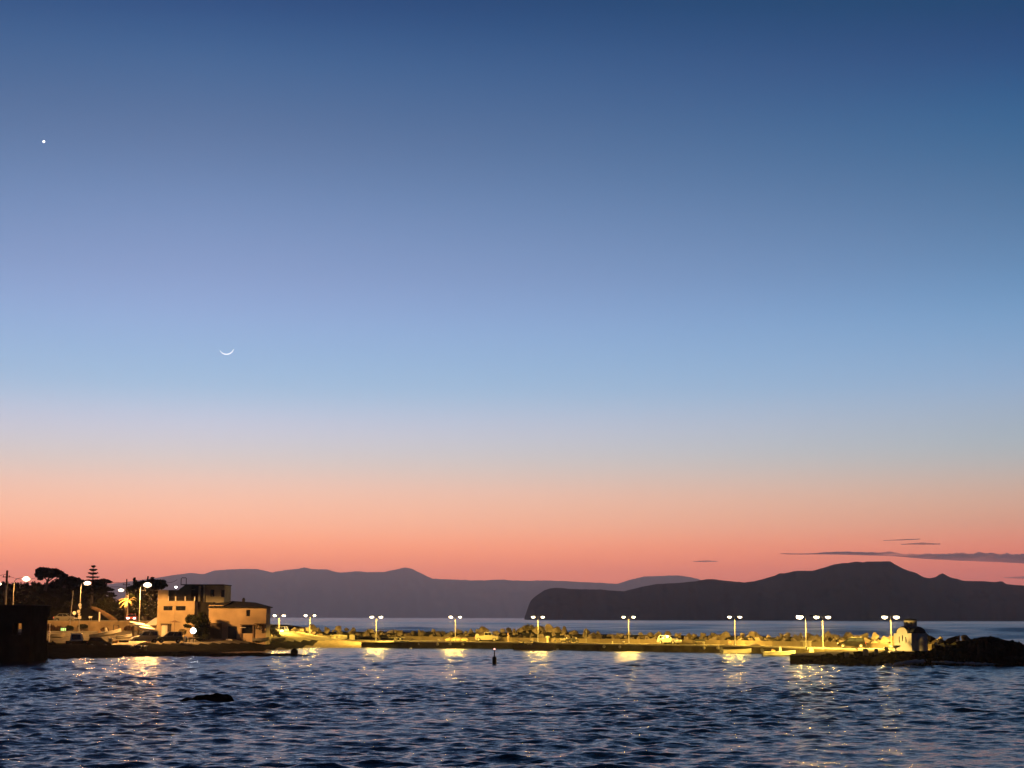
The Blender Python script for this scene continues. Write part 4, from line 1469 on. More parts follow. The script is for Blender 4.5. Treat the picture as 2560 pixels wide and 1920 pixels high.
name_rocks(RPT, [(2300, 2440, 'on the near left slope of the rocky point'), (2440, 2500, 'under the summit of the rocky point'), (2500, 2700, 'on the right slope of the rocky point')], 'black boulder')
name_rocks(RJT, [(1980, 2080, 'at the left end of the jetty'), (2080, 2160, 'below the pointed stone on the jetty'), (2160, 2235, 'between concrete blocks and chapel'), (2235, 2282, 'below the lit chapel front'), (2282, 2400, 'below the dark chapel side')], 'black jetty boulder')
# pale concrete blocks on the jetty edge
for i, (px, py, s, lab) in enumerate(((2164, 1630, 0.62, 'pale concrete block at the jetty edge below the dark car'), (2190, 1629, 0.5, 'pale concrete block left of the chapel, partly behind black rock'), (2117, 1637, 0.45, 'pale pointed stone hanging at the jetty edge'))):
    p = at_y(px, py, 187.2)
    o = MB().box((0, 0, 0), (s * 0.9, s, s * 1.3), top=0.8 if i < 2 else 1.3).build('concrete_block', M_COP, loc=p)
    tag(o, lab, 'block')

# bench and seat wall right of the chapel
p = at_y(2360, 1624, 193)
bn = thing('stone_bench', 'slatted bench with a pale end wall right of the chapel', 'bench', (p.x, 193, 1.3))
bx = lambda px: X(px, 193) - p.x
bz = lambda py: Z(2360, py, 193) - 1.3
MB().span((bx(2340), 0, bz(1624)), (bx(2359), 0.35, bz(1620.5))).build('slat', M_CREAM, bn)
MB().span((bx(2341), 0.1, bz(1619)), (bx(2360), 0.2, bz(1616.8))).build('slat', M_CREAM, bn)
MB().span((bx(2344), 0.2, bz(1613.6)), (bx(2362), 0.6, bz(1612.2))).build('backrest', M_CREAM, bn)
MB().prism([(bx(2364), bz(1625)), (bx(2376), bz(1625)), (bx(2379), bz(1617)), (bx(2381), bz(1613)), (bx(2363), bz(1613))], -0.1, 0.5).build('end_wall', M_WALLC, bn)
MB().span((bx(2377), 0.52, bz(1616)), (bx(2400), 0.9, bz(1613.4))).build('coping', M_COP, bn)
p = at_y(2399, 1616.5, 193.6)
wc = thing('white_chair', 'white plastic chair with raised arms on the low wall', 'chair', (p.x, p.y, p.z), math.radians(20))
MB().box((0, 0, 0.2), (0.4, 0.4, 0.4), top=1.1).build('seat', M_WHITE, wc)
MB().box((0.22, 0.12, 0.5), (0.12, 0.4, 0.55), ry=0.35).build('backrest', M_WHITE, wc)
MB().box((-0.3, 0, 0.5), (0.1, 0.3, 0.75)).build('armrest', M_WHITE, wc)
p = at_y(2412, 1613, 193.6)
tag(MB().prism([(-0.3, -0.25), (0.28, -0.25), (0.34, 0.25), (0.0, 0.3), (-0.3, 0.05)], 0, 0.4, bev=0.2).build('crate', mat('pink_plastic', (0.5, 0.3, 0.22), 0.7, 0.1, 4), loc=p), 'small pinkish crate right of the white chair', 'crate')
p = at_y(2340.5, 1610, 193.5)
o = MB().ball((0, 0, 0), (0.26, 0.2, 0.15), 8, 0.15, 3).build('bag', M_WHITE, loc=p)
o.rotation_euler = (0, 0.8, 0)
tag(o, 'small white bag on the bench end beside the chapel', 'bag')
for k, (px, py, s) in enumerate(((2330, 1598, 1.3), (2350, 1604, 1.2), (2364, 1609, 1.0), (2378, 1600, 1.7), (2395, 1600, 1.5), (2415, 1600, 1.5), (2425, 1604, 1.2))):
    p = at_y(px, py, 203)
    ob = put_rock(RK, p, s, '', 'boulders behind the bench')
    ob['label'] = ORD[k] + ' brown boulder from the left behind the bench by the chapel'

# foam where the swell hits the rocks
fo = MB()
for k in range(130):
    px = rnd.choice([rnd.gauss(2262, 16), rnd.gauss(2285, 18), rnd.uniform(2330, 2480)])
    base = interp([(2200, 1668), (2250, 1660), (2290, 1654), (2330, 1655), (2480, 1661)], px)
    p = at_y(px, base + rnd.uniform(-1.2, 1.2), 178.2 if px < 2330 else 177)
    fo.ball(p, (rnd.uniform(0.15, 0.5), rnd.uniform(0.1, 0.3), rnd.uniform(0.05, 0.15 if px > 2320 else 0.26)), 7, 0.4, k)
o = fo.build('foam', M_FOAM, smooth=True)
o['kind'] = 'stuff'
o['label'] = 'white foam washing against the black rocks'

# reef rock in the bay and shelf on the left
def lump(px0, px1, py0, py1, label, name, m=M_WET_UNLIT, depth=1.2, seed=0, prof=None, cat='rock', kind=None):
    y0 = at_z((px0 + px1) / 2, py1, 0).y
    cx = (X(px0, y0) + X(px1, y0)) / 2
    hw_ = (X(px1, y0) - X(px0, y0)) / 2
    h = Z((px0 + px1) / 2, py0, y0 + depth / 2)
    P = []
    n = 40
    for j in range(9):
        u = j / 8 * 2 - 1
        row = []
        for i in range(n + 1):
            s = i / n * 2 - 1
            e = interp(prof, (s + 1) / 2) if prof else (1 - s * s) ** 0.4
            zz = h * e * (1 - u * u) ** 0.5 * (1 + 0.25 * fbm(s * 4 + seed, u * 2)) - 0.12 * (1 if abs(u) > 0.9 or abs(s) > 0.97 else 0)
            row.append((s * hw_, u * depth / 2, zz - (0.25 if abs(u) == 1 else 0)))
        P.append(row)
    o = MB().grid(P).build(name, m, loc=(cx, y0 + depth / 2, 0))
    tag(o, label, cat if not kind else None, kind=kind)
    return o


lump(452, 584, 1734, 1754.5, 'black low rock breaking the water surface in the bay', 'reef_rock', depth=1.5, seed=2,
     prof=[(0, 0), (0.06, 0.35), (0.12, 0.5), (0.2, 0.35), (0.33, 0.75), (0.45, 0.95), (0.55, 0.8), (0.68, 1.0), (0.85, 0.95), (0.95, 0.6), (1, 0)])
lump(440, 775, 1629, 1641.5, 'long black rock shelf in the water before the warehouse', 'rock_shelf', depth=6, seed=9,
     prof=[(0, 0.9), (0.1, 0.95), (0.25, 0.8), (0.45, 0.6), (0.6, 0.75), (0.72, 0.5), (0.8, 0.6), (0.95, 0.3), (1, 0)], kind='structure')
p = at_z(734, 1641, 0)
tag(MB().ball((0, 0, 0.42), (0.55, 0.5, 0.6), 14, 0.06, 2).build('round_boulder', M_WET_UNLIT, smooth=True, loc=(p.x, p.y + 0.5, 0.1)), 'round black boulder on the tip of the rock shelf', 'boulder')

# ------------------------------------------------------------------ trees
def tree(name, label, base, trunk_pts, r, blobs, n, size, seed, limbs=(), group=None, m=None, flat=0.0, cat='tree'):
    t = thing(name, label, cat, base, 0, group)
    b = MB().tube(trunk_pts, r, 7)
    for pts, rr in limbs:
        b.tube(pts, rr, 5)
    b.build('trunk', M_DARKWOOD, t)
    MB().leaves(blobs, n, size, seed, flat).build('crown', m or M_LEAF, t, fix=False)
    return t


def px_blobs(lst, y, base):
    """(px,py,rx_px,ry_px,depth m) -> local ellipsoids"""
    out = []
    for px, py, rx_, ry_, dy in lst:
        p = at_y(px, py, y)
        k = y / F
        out.append((p.x - base[0], rnd.uniform(-0.6, 0.6), p.z - base[2], rx_ * k, dy, ry_ * k))
    return out


y = 300
b0 = at_y(113, 1464, y)
b0.z -= 1.0
lp = lambda px, py: (X(px, y) - b0.x, 0, Z(px, py, y) - b0.z)
tree('pine_tree', 'round umbrella pine standing alone on the hill crest', b0, [(0, 0, 0), lp(114, 1452), lp(118, 1442)], [0.3, 0.24, 0.15],
     px_blobs([(103, 1428, 11, 9, 2), (97, 1436, 8, 8, 1.6), (114, 1429, 12, 9, 2), (125, 1433, 10, 10, 2), (137, 1430, 12, 8, 2), (148, 1435, 10, 8, 2), (158, 1440, 9, 6, 1.5), (110, 1437, 11, 7, 2), (126, 1438, 10, 6, 2), (98, 1446, 6, 4, 1.2)], y, b0),
     9000, 0.24, 21, [([lp(114, 1454), lp(106, 1444), lp(100, 1440)], [0.14, 0.1, 0.06]), ([lp(113, 1455), lp(126, 1446), lp(133, 1440)], [0.15, 0.1, 0.06]), ([lp(116, 1462), lp(128, 1452), lp(142, 1442)], [0.14, 0.1, 0.06])])
b0 = at_y(160, 1470, 300)
tree('bushy_tree', 'dark bushy trees right under the umbrella pine crest', b0, [(0, 0, 0), (0.3, 0, 2)], [0.3, 0.15],
     px_blobs([(156, 1455, 10, 8, 3), (166, 1451, 12, 10, 3), (178, 1450, 10, 8, 2), (190, 1452, 9, 6, 2), (200, 1456, 10, 6, 2), (182, 1444, 4, 3, 1), (196, 1448, 3, 3, 1), (146, 1460, 10, 5, 2)], 300, b0), 8000, 0.24, 22)

# Norfolk pine: tiers of flat whorls
y = 292
b0 = at_y(229, 1520, y)
t = thing('norfolk_pine', 'slender pine with separate flat tiers rising above the street lamp', 'tree', b0)
kz = lambda py: Z(229, py, y) - b0.z
MB().tube([(0, 0, 0), (0, 0, kz(1470)), (0, 0, kz(1414))], [0.32, 0.2, 0.03], 8).build('trunk', M_DARKWOOD, t)
bl = []
for py, w in ((1419.5, 4), (1428, 9), (1437, 12), (1445, 14), (1453, 17), (1462, 20), (1471, 22), (1480, 23), (1489, 22)):
    R = w * y / F
    n = 9
    for k in range(n):
        a = 2 * math.pi * k / n + py
        for s in (0.3, 0.6, 0.9):
            bl.append((R * s * math.cos(a), R * s * math.sin(a), kz(py) + 0.12 + 0.28 * s * s * (1 if py < 1440 else 0.3), 0.16 + R * 0.17, 0.16 + R * 0.17, 0.11))
MB().leaves(bl, 6500, 0.13, 31, 0.6).build('crown', M_LEAF, t, fix=False)

# layered cedar to its right
y = 289
b0 = at_y(252, 1525, y)
bl = [(246, 1454, 14, 5, 2), (262, 1452, 12, 4, 2), (274, 1455, 8, 3, 1), (250, 1462, 14, 7, 2), (258, 1470, 12, 5, 2), (270, 1474, 13, 3.4, 1.5), (254, 1480, 12, 6, 2), (272, 1484, 13, 3.2, 1.5), (280, 1489, 9, 2.6, 1),
      (250, 1490, 12, 7, 2), (266, 1497, 13, 3.4, 1.5), (255, 1505, 12, 7, 2), (270, 1510, 13, 4, 1.5), (246, 1515, 12, 8, 2), (263, 1521, 12, 6, 2), (285, 1522, 9, 6, 2), (297, 1512, 7, 6, 2), (303, 1505, 5, 5, 2)]
tree('cedar_tree', 'dark cedar with drooping layered boughs right of the tiered pine', b0, [(0, 0, 0), (0, 0, Z(252, 1460, y) - b0.z)], [0.3, 0.08], px_blobs(bl, y, b0), 9000, 0.22, 41, flat=0.4)

# big dark trees beside the house
y = 284
b0 = at_y(362, 1550, y)
bl = [(340, 1470, 12, 10, 2.5), (336, 1456, 4, 6, 1), (338, 1448, 2.2, 3.5, .5), (352, 1462, 9, 8, 2), (362, 1458, 8, 6, 2), (378, 1454, 9, 6, 2), (381, 1446, 2.5, 3, .5), (394, 1456, 11, 6, 2), (406, 1455, 9, 4, 2), (413, 1463, 7, 3, 1),
      (400, 1466, 10, 6, 2), (382, 1468, 12, 9, 3), (365, 1478, 14, 12, 3), (345, 1485, 14, 12, 3), (330, 1475, 9, 10, 2), (385, 1485, 10, 12, 3), (350, 1503, 16, 14, 3), (372, 1505, 14, 14, 3), (340, 1522, 16, 12, 3), (370, 1528, 16, 14, 3), (332, 1540, 12, 10, 2), (388, 1510, 6, 14, 2), (385, 1535, 8, 10, 2), (323, 1490, 6, 6, 1)]
tree('large_tree', 'large black leafy tree behind the lamp nearest the house', b0, [(0, 0, 0), (0, 0, 4), (0.3, 0, 8)], [0.45, 0.3, 0.15], px_blobs(bl, y, b0), 16000, 0.25, 51)

P = [[], [], []]
for i in range(12):
    t = i / 11
    px, py = 228 + 66 * t, 1519 + 40 * t ** 1.4
    w = 7 + 12 * t
    for j, o_ in enumerate((-0.5, 0, 0.5)):
        q = at_y(px, py + o_ * w, 279.5 - 3 * t + o_ * -1.2)
        P[j].append((q.x, q.y, q.z + (0.25 if j == 1 else 0)))
struct(MB().grid(P).build('path', mat('path_earth', (0.06, 0.038, 0.022), 0.95, 0.6, 0.8, 0.05, spec=0.0), smooth=True), 'bare brown bank beside the path climbing the hill')

# orange lit palm under the lamp
y = 281.5
b0 = at_y(317, 1560, y)
t = thing('palm_tree', 'small palm lit orange by the street lamp above it', 'palm', b0)
ht = Z(317, 1502, y) - b0.z
M_PALM = mat('palm_frond', (0.20, 0.15, 0.05), 0.7, 0.35, 2)
MB().tube([(0, 0, 0), (0.05, 0, ht * 0.5), (0, 0, ht)], [0.2, 0.16, 0.14], 8).build('trunk', M_WOOD, t)
for k in range(20):
    a = 2 * math.pi * k / 20 + rnd.uniform(-0.2, 0.2)
    up = rnd.uniform(-0.2, 1.5)
    L = rnd.uniform(1.2, 1.9)
    pts = []
    for i in range(7):
        s = i / 6
        pts.append(Vector((math.cos(a) * L * s, math.sin(a) * L * s, ht + up * s * 1.5 - (1.2 + 0.4 * up) * s * s)))
    fr = MB()
    vs, fs = [], []
    for i, q in enumerate(pts):
        w = 0.26 * math.sin(math.pi * min(1, 0.15 + i / 6 * 0.85)) + 0.02
        n = Vector((-math.sin(a), math.cos(a), 0)) * w
        vs += [q - n - Vector((0, 0, 0.08)), q, q + n - Vector((0, 0, 0.08))]
    for i in range(6):
        for j in range(2):
            fs.append((i * 3 + j, i * 3 + j + 1, i * 3 + 4 + j, i * 3 + 3 + j))
    fr.add(vs, fs).build('frond', M_PALM, t, fix=False)

# dark tree and bushes before the house
y = 256
b0 = at_y(503, 1600, y)
bl = [(478, 1544, 11, 8, 1.2), (470, 1550, 8, 8, 1), (489, 1550, 12, 10, 1.5), (466, 1564, 7, 4, .8), (474, 1566, 6, 4, .8), (500, 1560, 14, 14, 1.8), (510, 1575, 13, 14, 1.8), (496, 1578, 12, 12, 1.5), (516, 1592, 10, 8, 1.5), (500, 1594, 14, 7, 1.5), (505, 1540, 10, 10, 1.5), (515, 1555, 8, 14, 1.5)]
tree('dense_tree', 'dense dark tree in front of the gap between house and warehouse', b0, [(0, 0, -0.4), (0, 0, 1.5), (-0.3, 0, 3)], [0.2, 0.15, 0.08], px_blobs(bl, y, b0), 9000, 0.15, 61)
y = 258
b0 = at_y(456, 1588, y)
tree('round_bush', 'round brown bush behind the second parked car', b0, [(0, 0, 0), (0, 0, 0.5)], [0.08, 0.05], px_blobs([(456, 1579.5, 10.5, 7, .7)], y, b0), 1500, 0.09, 62, m=mat('brown_leaf', (0.10, 0.075, 0.03), 0.8, 0.4, 1), cat='bush')
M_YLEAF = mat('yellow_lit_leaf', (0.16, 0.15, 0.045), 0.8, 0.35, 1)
y = 276
b0 = at_y(684, 1592, y)
tree('bright_bush', 'bright yellow lit bush at the warehouse corner before the headlights', b0, [(0, 0, 0), (0, 0, 0.6)], [0.08, 0.05], px_blobs([(678, 1578, 8, 8, .8), (687, 1582, 9, 7, .8), (697, 1590, 5, 3.5, .5), (673, 1586, 4, 6, .6), (693, 1585, 6, 5, .6)], y, b0), 3000, 0.10, 63, m=M_YLEAF, cat='bush')
for i, (px, py, s, lab) in enumerate(((1322, 1572, 20, 'bushy shrub on the breakwater crest left of the lamp over the dark boat'), (1353, 1577, 12, 'golden shrub wrapped round the foot of the lamp over the dark boat'), (1302, 1577, 12, 'shrub behind the standing person'))):
    y = 297
    b0 = at_y(px, py + s * 0.6, y)
    tree('shrub', lab, b0, [(0, 0, 0), (0, 0, 0.6)], [0.08, 0.05], px_blobs([(px, py, s * .8, s * .55, .9), (px - s * .5, py + 3, s * .5, s * .4, .7), (px + s * .5, py + 4, s * .5, s * .4, .7)], y, b0), 2200, 0.13, 70 + i, m=mat('shrub_leaf', (0.11, 0.085, 0.035), 0.85, 0.45, 1), cat='shrub', group='shrubs on the breakwater')
y = 330
P = [[], [], []]
for px in range(640, 790, 8):
    h = interp([(640, 1560), (690, 1561), (720, 1562), (750, 1566), (775, 1571), (800, 1576)], px)
    P[0].append((X(px, 322), 322, 1.2))
    P[1].append((X(px, 328), 328, Z(px, h, 328)))
    P[2].append((X(px, 338), 338, -0.6))
struct(MB().grid(P).build('scrub_bank', M_HILL, smooth=True), 'low dark bank behind the lamp at the warehouse')


M_BRL = mat('rusty_leaf', (0.050, 0.028, 0.014), 0.9, 0.5, 1, spec=0.0)  # first three leaf clumps are added to darken the wall as shadow does
for i, (px, py, rx_, ry_, lab, mm) in enumerate(((126, 1569, 9, 9, 'added rust brown leaves as shadow on the retaining wall right of the dark building', M_BRL), (146, 1572, 12, 7, 'added broad brown bush as wall shadow under the pale yellow car', M_BRL), (172, 1570, 10, 6, 'added dark bush as shadow at the wall foot left of the signed lamp pole', M_LEAF),
                                                 (322, 1570, 11, 5, 'low green bush at the wall foot below the red car', M_BRL), (262, 1573, 9, 4, 'small bush behind the long white boat', M_BRL), (205, 1566, 12, 5, 'dark creeper hanging right of the signed lamp pole', M_LEAF))):
    y = 270.6
    b0 = at_y(px, py, y)
    b0.z = plateau(b0.x, y)
    tree('bush', lab, b0, [(0, 0, 0), (0, 0, 0.6)], [0.06, 0.04], px_blobs([(px, py, rx_, ry_, .6), (px - rx_ * .5, py + 2, rx_ * .5, ry_ * .8, .5), (px + rx_ * .55, py + 1, rx_ * .45, ry_ * .7, .5)], y, b0), 1600, 0.13, 90 + i, m=mm, cat='bush', group='bushes along the retaining wall')
for i, (px, py, rx_, ry_, lab) in enumerate(((128, 1620, 14, 16, 'black bush on the bank against the dark building'), (160, 1630, 16, 8, 'low black bush on the bank right of the dark building'), (540, 1617, 22, 5, 'low black weeds on the bank below the warehouse door'), (470, 1619, 20, 4.5, 'low black weeds on the bank below the floodlight'))):
    y = 224 if px < 300 else 252
    b0 = at_y(px, py + ry_, y)
    tree('bush', lab, b0, [(0, 0, 0), (0, 0, 0.4)], [0.05, 0.03], px_blobs([(px, py, rx_, ry_, 1.2), (px + rx_ * .6, py + 2, rx_ * .5, ry_ * .6, 1)], y, b0), 2200, 0.12, 110 + i, cat='bush', group='dark growth on the bank')
t = thing('boat_cradle', 'dark arched boat cradle standing before the retaining wall', 'cradle', (X(291, 266), 266, plateau(X(291, 266), 266)))
hh = Z(291, 1562, 266) - t.location.z
MB().tube([(-0.45, 0, 0), (-0.45, 0, hh), (0.45, 0, hh - 0.15), (0.5, 0, 0)], 0.09, 6).build('frame', M_BLACK, t)
MB().box((0, 0, hh * 0.3), (1.0, 0.7, 0.12)).build('cross_beam', M_DARKWOOD, t)

# ------------------------------------------------------------------ vehicles (nose along +x)
def wheel(parent, x, y, r=0.31, w=0.2):
    s = 1 if y > 0 else -1
    o = MB().prism([(r * math.cos(i * math.pi / 8), r * math.sin(i * math.pi / 8)) for i in range(16)], -w / 2, w / 2, bev=0.2).build('wheel', M_TYRE, parent, loc=(x, y, r))
    MB().prism([(r * 0.6 * math.cos(i * math.pi / 6), r * 0.6 * math.sin(i * math.pi / 6)) for i in range(12)], s * (w / 2 - 0.02), s * (w / 2 + 0.015)).build('rim', M_GALV, o)


def pane(parent, c, th=0.02, nm='window'):
    """glass quad with thickness, pushed out 12 mm along its normal"""
    c = [Vector(p) for p in c]
    n = (c[1] - c[0]).cross(c[3] - c[0]).normalized()
    b = MB()
    b.add([p + n * 0.012 for p in c] + [p - n * th for p in c], [(0, 1, 2, 3), (7, 6, 5, 4)] + [(i, (i + 1) % 4 + 0, (i + 1) % 4 + 4, i + 4) for i in range(4)])
    return b.build(nm, M_GLASS, parent)


def car(label, loc, rz, paint, L=4.0, W=1.68, H=1.48, belt=0.92, hood=0.86, gh=(-1.92, -1.55, 0.15, 1.0), tail_lit=False, head_lit=False, bed=None, group='parked vehicles', name='parked_car', cat='car', rails=False, wr=0.31, cab=None):
    t = thing(name, label, cat, loc, rz, group)
    h = L / 2
    if bed is None:
        prof = [(-h, 0.32), (-h - 0.03, 0.62), (-h + 0.06, belt), (gh[3], belt + 0.02), (h - 0.35, hood - 0.08), (h - 0.05, 0.66), (h, 0.5), (h - 0.02, 0.3)]
    else:
        prof = [(-h, 0.42), (-h, belt), (gh[0] - 0.02, belt), (gh[3], belt + 0.04), (h - 0.2, hood), (h, hood - 0.18), (h, 0.45)]
    # wheel arches cut into the sill line
    sill = []
    for xw in (h - 0.78, -h + 0.72):
        for i in range(7):
            a = math.pi * i / 6
            sill.append((xw + (wr + 0.07) * math.cos(a), 0.3 + (wr + 0.06) * math.sin(a)))
    prof = prof + sill
    MB().prism(prof, -W / 2, W / 2, bev=0.1).build('body', paint, t)
    x0, x1, x2, x3 = gh
    yt, yb = W / 2 - 0.22, W / 2 - 0.06
    zb, zt = belt + 0.0, H
    b = MB()
    b.add([(x0, -yb, zb), (x3, -yb, zb), (x3, yb, zb), (x0, yb, zb), (x1, -yt, zt), (x2, -yt, zt), (x2, yt, zt), (x1, yt, zt)],
          [(3, 2, 1, 0), (4, 5, 6, 7), (0, 1, 5, 4), (1, 2, 6, 5), (2, 3, 7, 6), (3, 0, 4, 7)]).build('cabin', cab or paint, t)

    def side(u, v, s):      # u along, v up, on the sloping side
        xa = (x0 + (x3 - x0) * u) * (1 - v) + (x1 + (x2 - x1) * u) * v
        return (xa, s * (yb + (yt - yb) * v), zb + (zt - zb) * v)
    spl = [(0.07, 0.5), (0.54, 0.93)] if L > 3.6 else [(0.1, 0.9)]
    for s in (-1, 1):
        for a, c in spl:
            q = [side(a, 0.14, s), side(c, 0.14, s), side(c, 0.86, s), side(a, 0.86, s)]
            pane(t, q if s < 0 else q[::-1])
    f = lambda k, v: (x3 + (x2 - x3) * v, k * (yb + (yt - yb) * v) * 0.9, zb + (zt - zb) * v)
    pane(t, [f(-1, 0.1), f(1, 0.1), f(1, 0.9), f(-1, 0.9)], nm='windscreen')
    g = lambda k, v: (x0 + (x1 - x0) * v, k * (yb + (yt - yb) * v) * 0.88, zb + (zt - zb) * v)
    pane(t, [g(1, 0.2), g(-1, 0.2), g(-1, 0.86), g(1, 0.86)], nm='rear_window')
    for xw in (h - 0.78, -h + 0.72):
        for s in (-1, 1):
            wheel(t, xw, s * (W / 2 - 0.1), wr)
    for s in (-1, 1):
        MB().box((h - 0.06, s * (W / 2 - 0.28), 0.66), (0.14, 0.36, 0.15)).build('headlight', M_HEAD if head_lit else M_HEADOFF, t)
        MB().box((-h + 0.02, s * (W / 2 - 0.2), 0.74), (0.1, 0.22, 0.24)).build('tail_light', M_TAIL if tail_lit else M_REDCAR, t)
        MB().box((x3 - 0.12, s * (W / 2 + 0.06), belt + 0.08), (0.12, 0.18, 0.12)).build('mirror', paint, t)
    MB().box((h + 0.01, 0, 0.42), (0.12, W * 0.92, 0.18)).build('bumper', M_BLACK if paint is not M_WHITE else paint, t)
    MB().box((-h - 0.01, 0, 0.42), (0.12, W * 0.92, 0.18)).build('bumper', M_BLACK if paint is not M_WHITE else paint, t)
    if bed:
        MB().span((-h + 0.08, -W / 2 + 0.1, belt - 0.003), (gh[0] - 0.05, W / 2 - 0.1, belt + 0.015)).build('load_bed', M_BLACK, t)
    if rails:
        for s in (-1, 1):
            MB().tube([(x1 + 0.1, s * (yt - 0.08), H + 0.06), (x2 - 0.1, s * (yt - 0.08), H + 0.06)], 0.025, 5).build('roof_rail', M_GALV, t)
    return t


def on_pier(px, back_off, zz=1.05):
    p, h, nv = wall_at(px, back_off)
    return (p.x, p.y, zz), h


loc, h = on_pier(1232, 1.6)
car('cream double cab pickup standing on the pier, facing right', loc, math.radians(-12), M_CREAM, L=4.55, W=1.7, H=1.72, belt=1.05, hood=1.0, gh=(-0.55, -0.42, 0.75, 1.12), bed=True, name='pickup_truck', cat='pickup', wr=0.35)
loc, h = on_pier(1683, 1.5)
car('white hatchback with a black windscreen parked on the pier', loc, math.radians(-38), M_WHITE, L=4.0, H=1.5, gh=(-1.9, -1.6, 0.2, 1.15))
loc, h = on_pier(2163, 2.6)
car('dark estate car parked on the pier left of the chapel', loc, math.radians(168), M_DARKCAR, L=4.2, W=1.75, H=1.56, gh=(-2.0, -1.75, 0.25, 1.15), rails=True)
# cars in the boat yard and on the upper road
p = at_y(361, 1606, 243)
car('pale van facing left in the boat yard, with a bonnet lit yellow', (p.x, 243, 1.42), math.radians(203), M_WHITE, L=4.3, W=1.75, H=1.85, belt=1.02, hood=0.98, gh=(-2.08, -1.95, 0.2, 1.0), name='parked_van', cat='van')
p = at_y(423, 1606, 243.5)
car('dark green car with a pale bonnet right of the van', (p.x, 243.5, 1.42), math.radians(197), mat('dark_green_paint', (0.05, 0.055, 0.04), 0.35, 0.15, 2), L=4.1, W=1.7, H=1.75, belt=1.0, hood=0.98, gh=(-1.95, -1.85, 0.1, 0.95))
p = at_y(163, 1562, 277)
car('pale yellow car with red tail lights on the upper road', (p.x, 277, LZ), math.radians(-6), M_CREAM, L=3.9, H=1.45, gh=(-1.6, -1.0, 0.3, 1.1), tail_lit=True)
p = at_y(329, 1561, 277.5)
car('red car with glaring lights on the upper road below the palm', (p.x, 277.5, LZ), math.radians(-80), M_REDCAR, L=3.9, H=1.42, head_lit=True)
p = at_y(196, 1612, 231)
car('black pickup with a pale cab in front of the boat yard', (p.x, 231, 0.9), math.radians(12), M_DARKCAR, L=3.6, W=1.6, H=2.1, belt=1.0, hood=0.95, gh=(-1.2, -1.1, 0.45, 0.7), bed=True, cab=M_SIGN, name='pickup_truck', cat='pickup')
p = at_y(247, 1612, 231)
car('black hatchback silhouetted at the top of the slipway', (p.x, 231, 0.9), math.radians(20), M_DARKCAR, L=3.5, W=1.6, H=1.5, gh=(-1.6, -1.3, 0.2, 0.95))
p = at_y(704, 1587, 296)
car('car with dazzling headlights facing the bay beside the bright bush', (p.x, 296, 2.2), math.radians(-97), M_WHITE, L=4.0, H=1.45, head_lit=True)
for s in (-0.55, 0.55):
    lamp('headlight_beam', (p.x + s, 293.6, 2.85), 90, (1.0, 0.86, 0.7), None, 0.1)


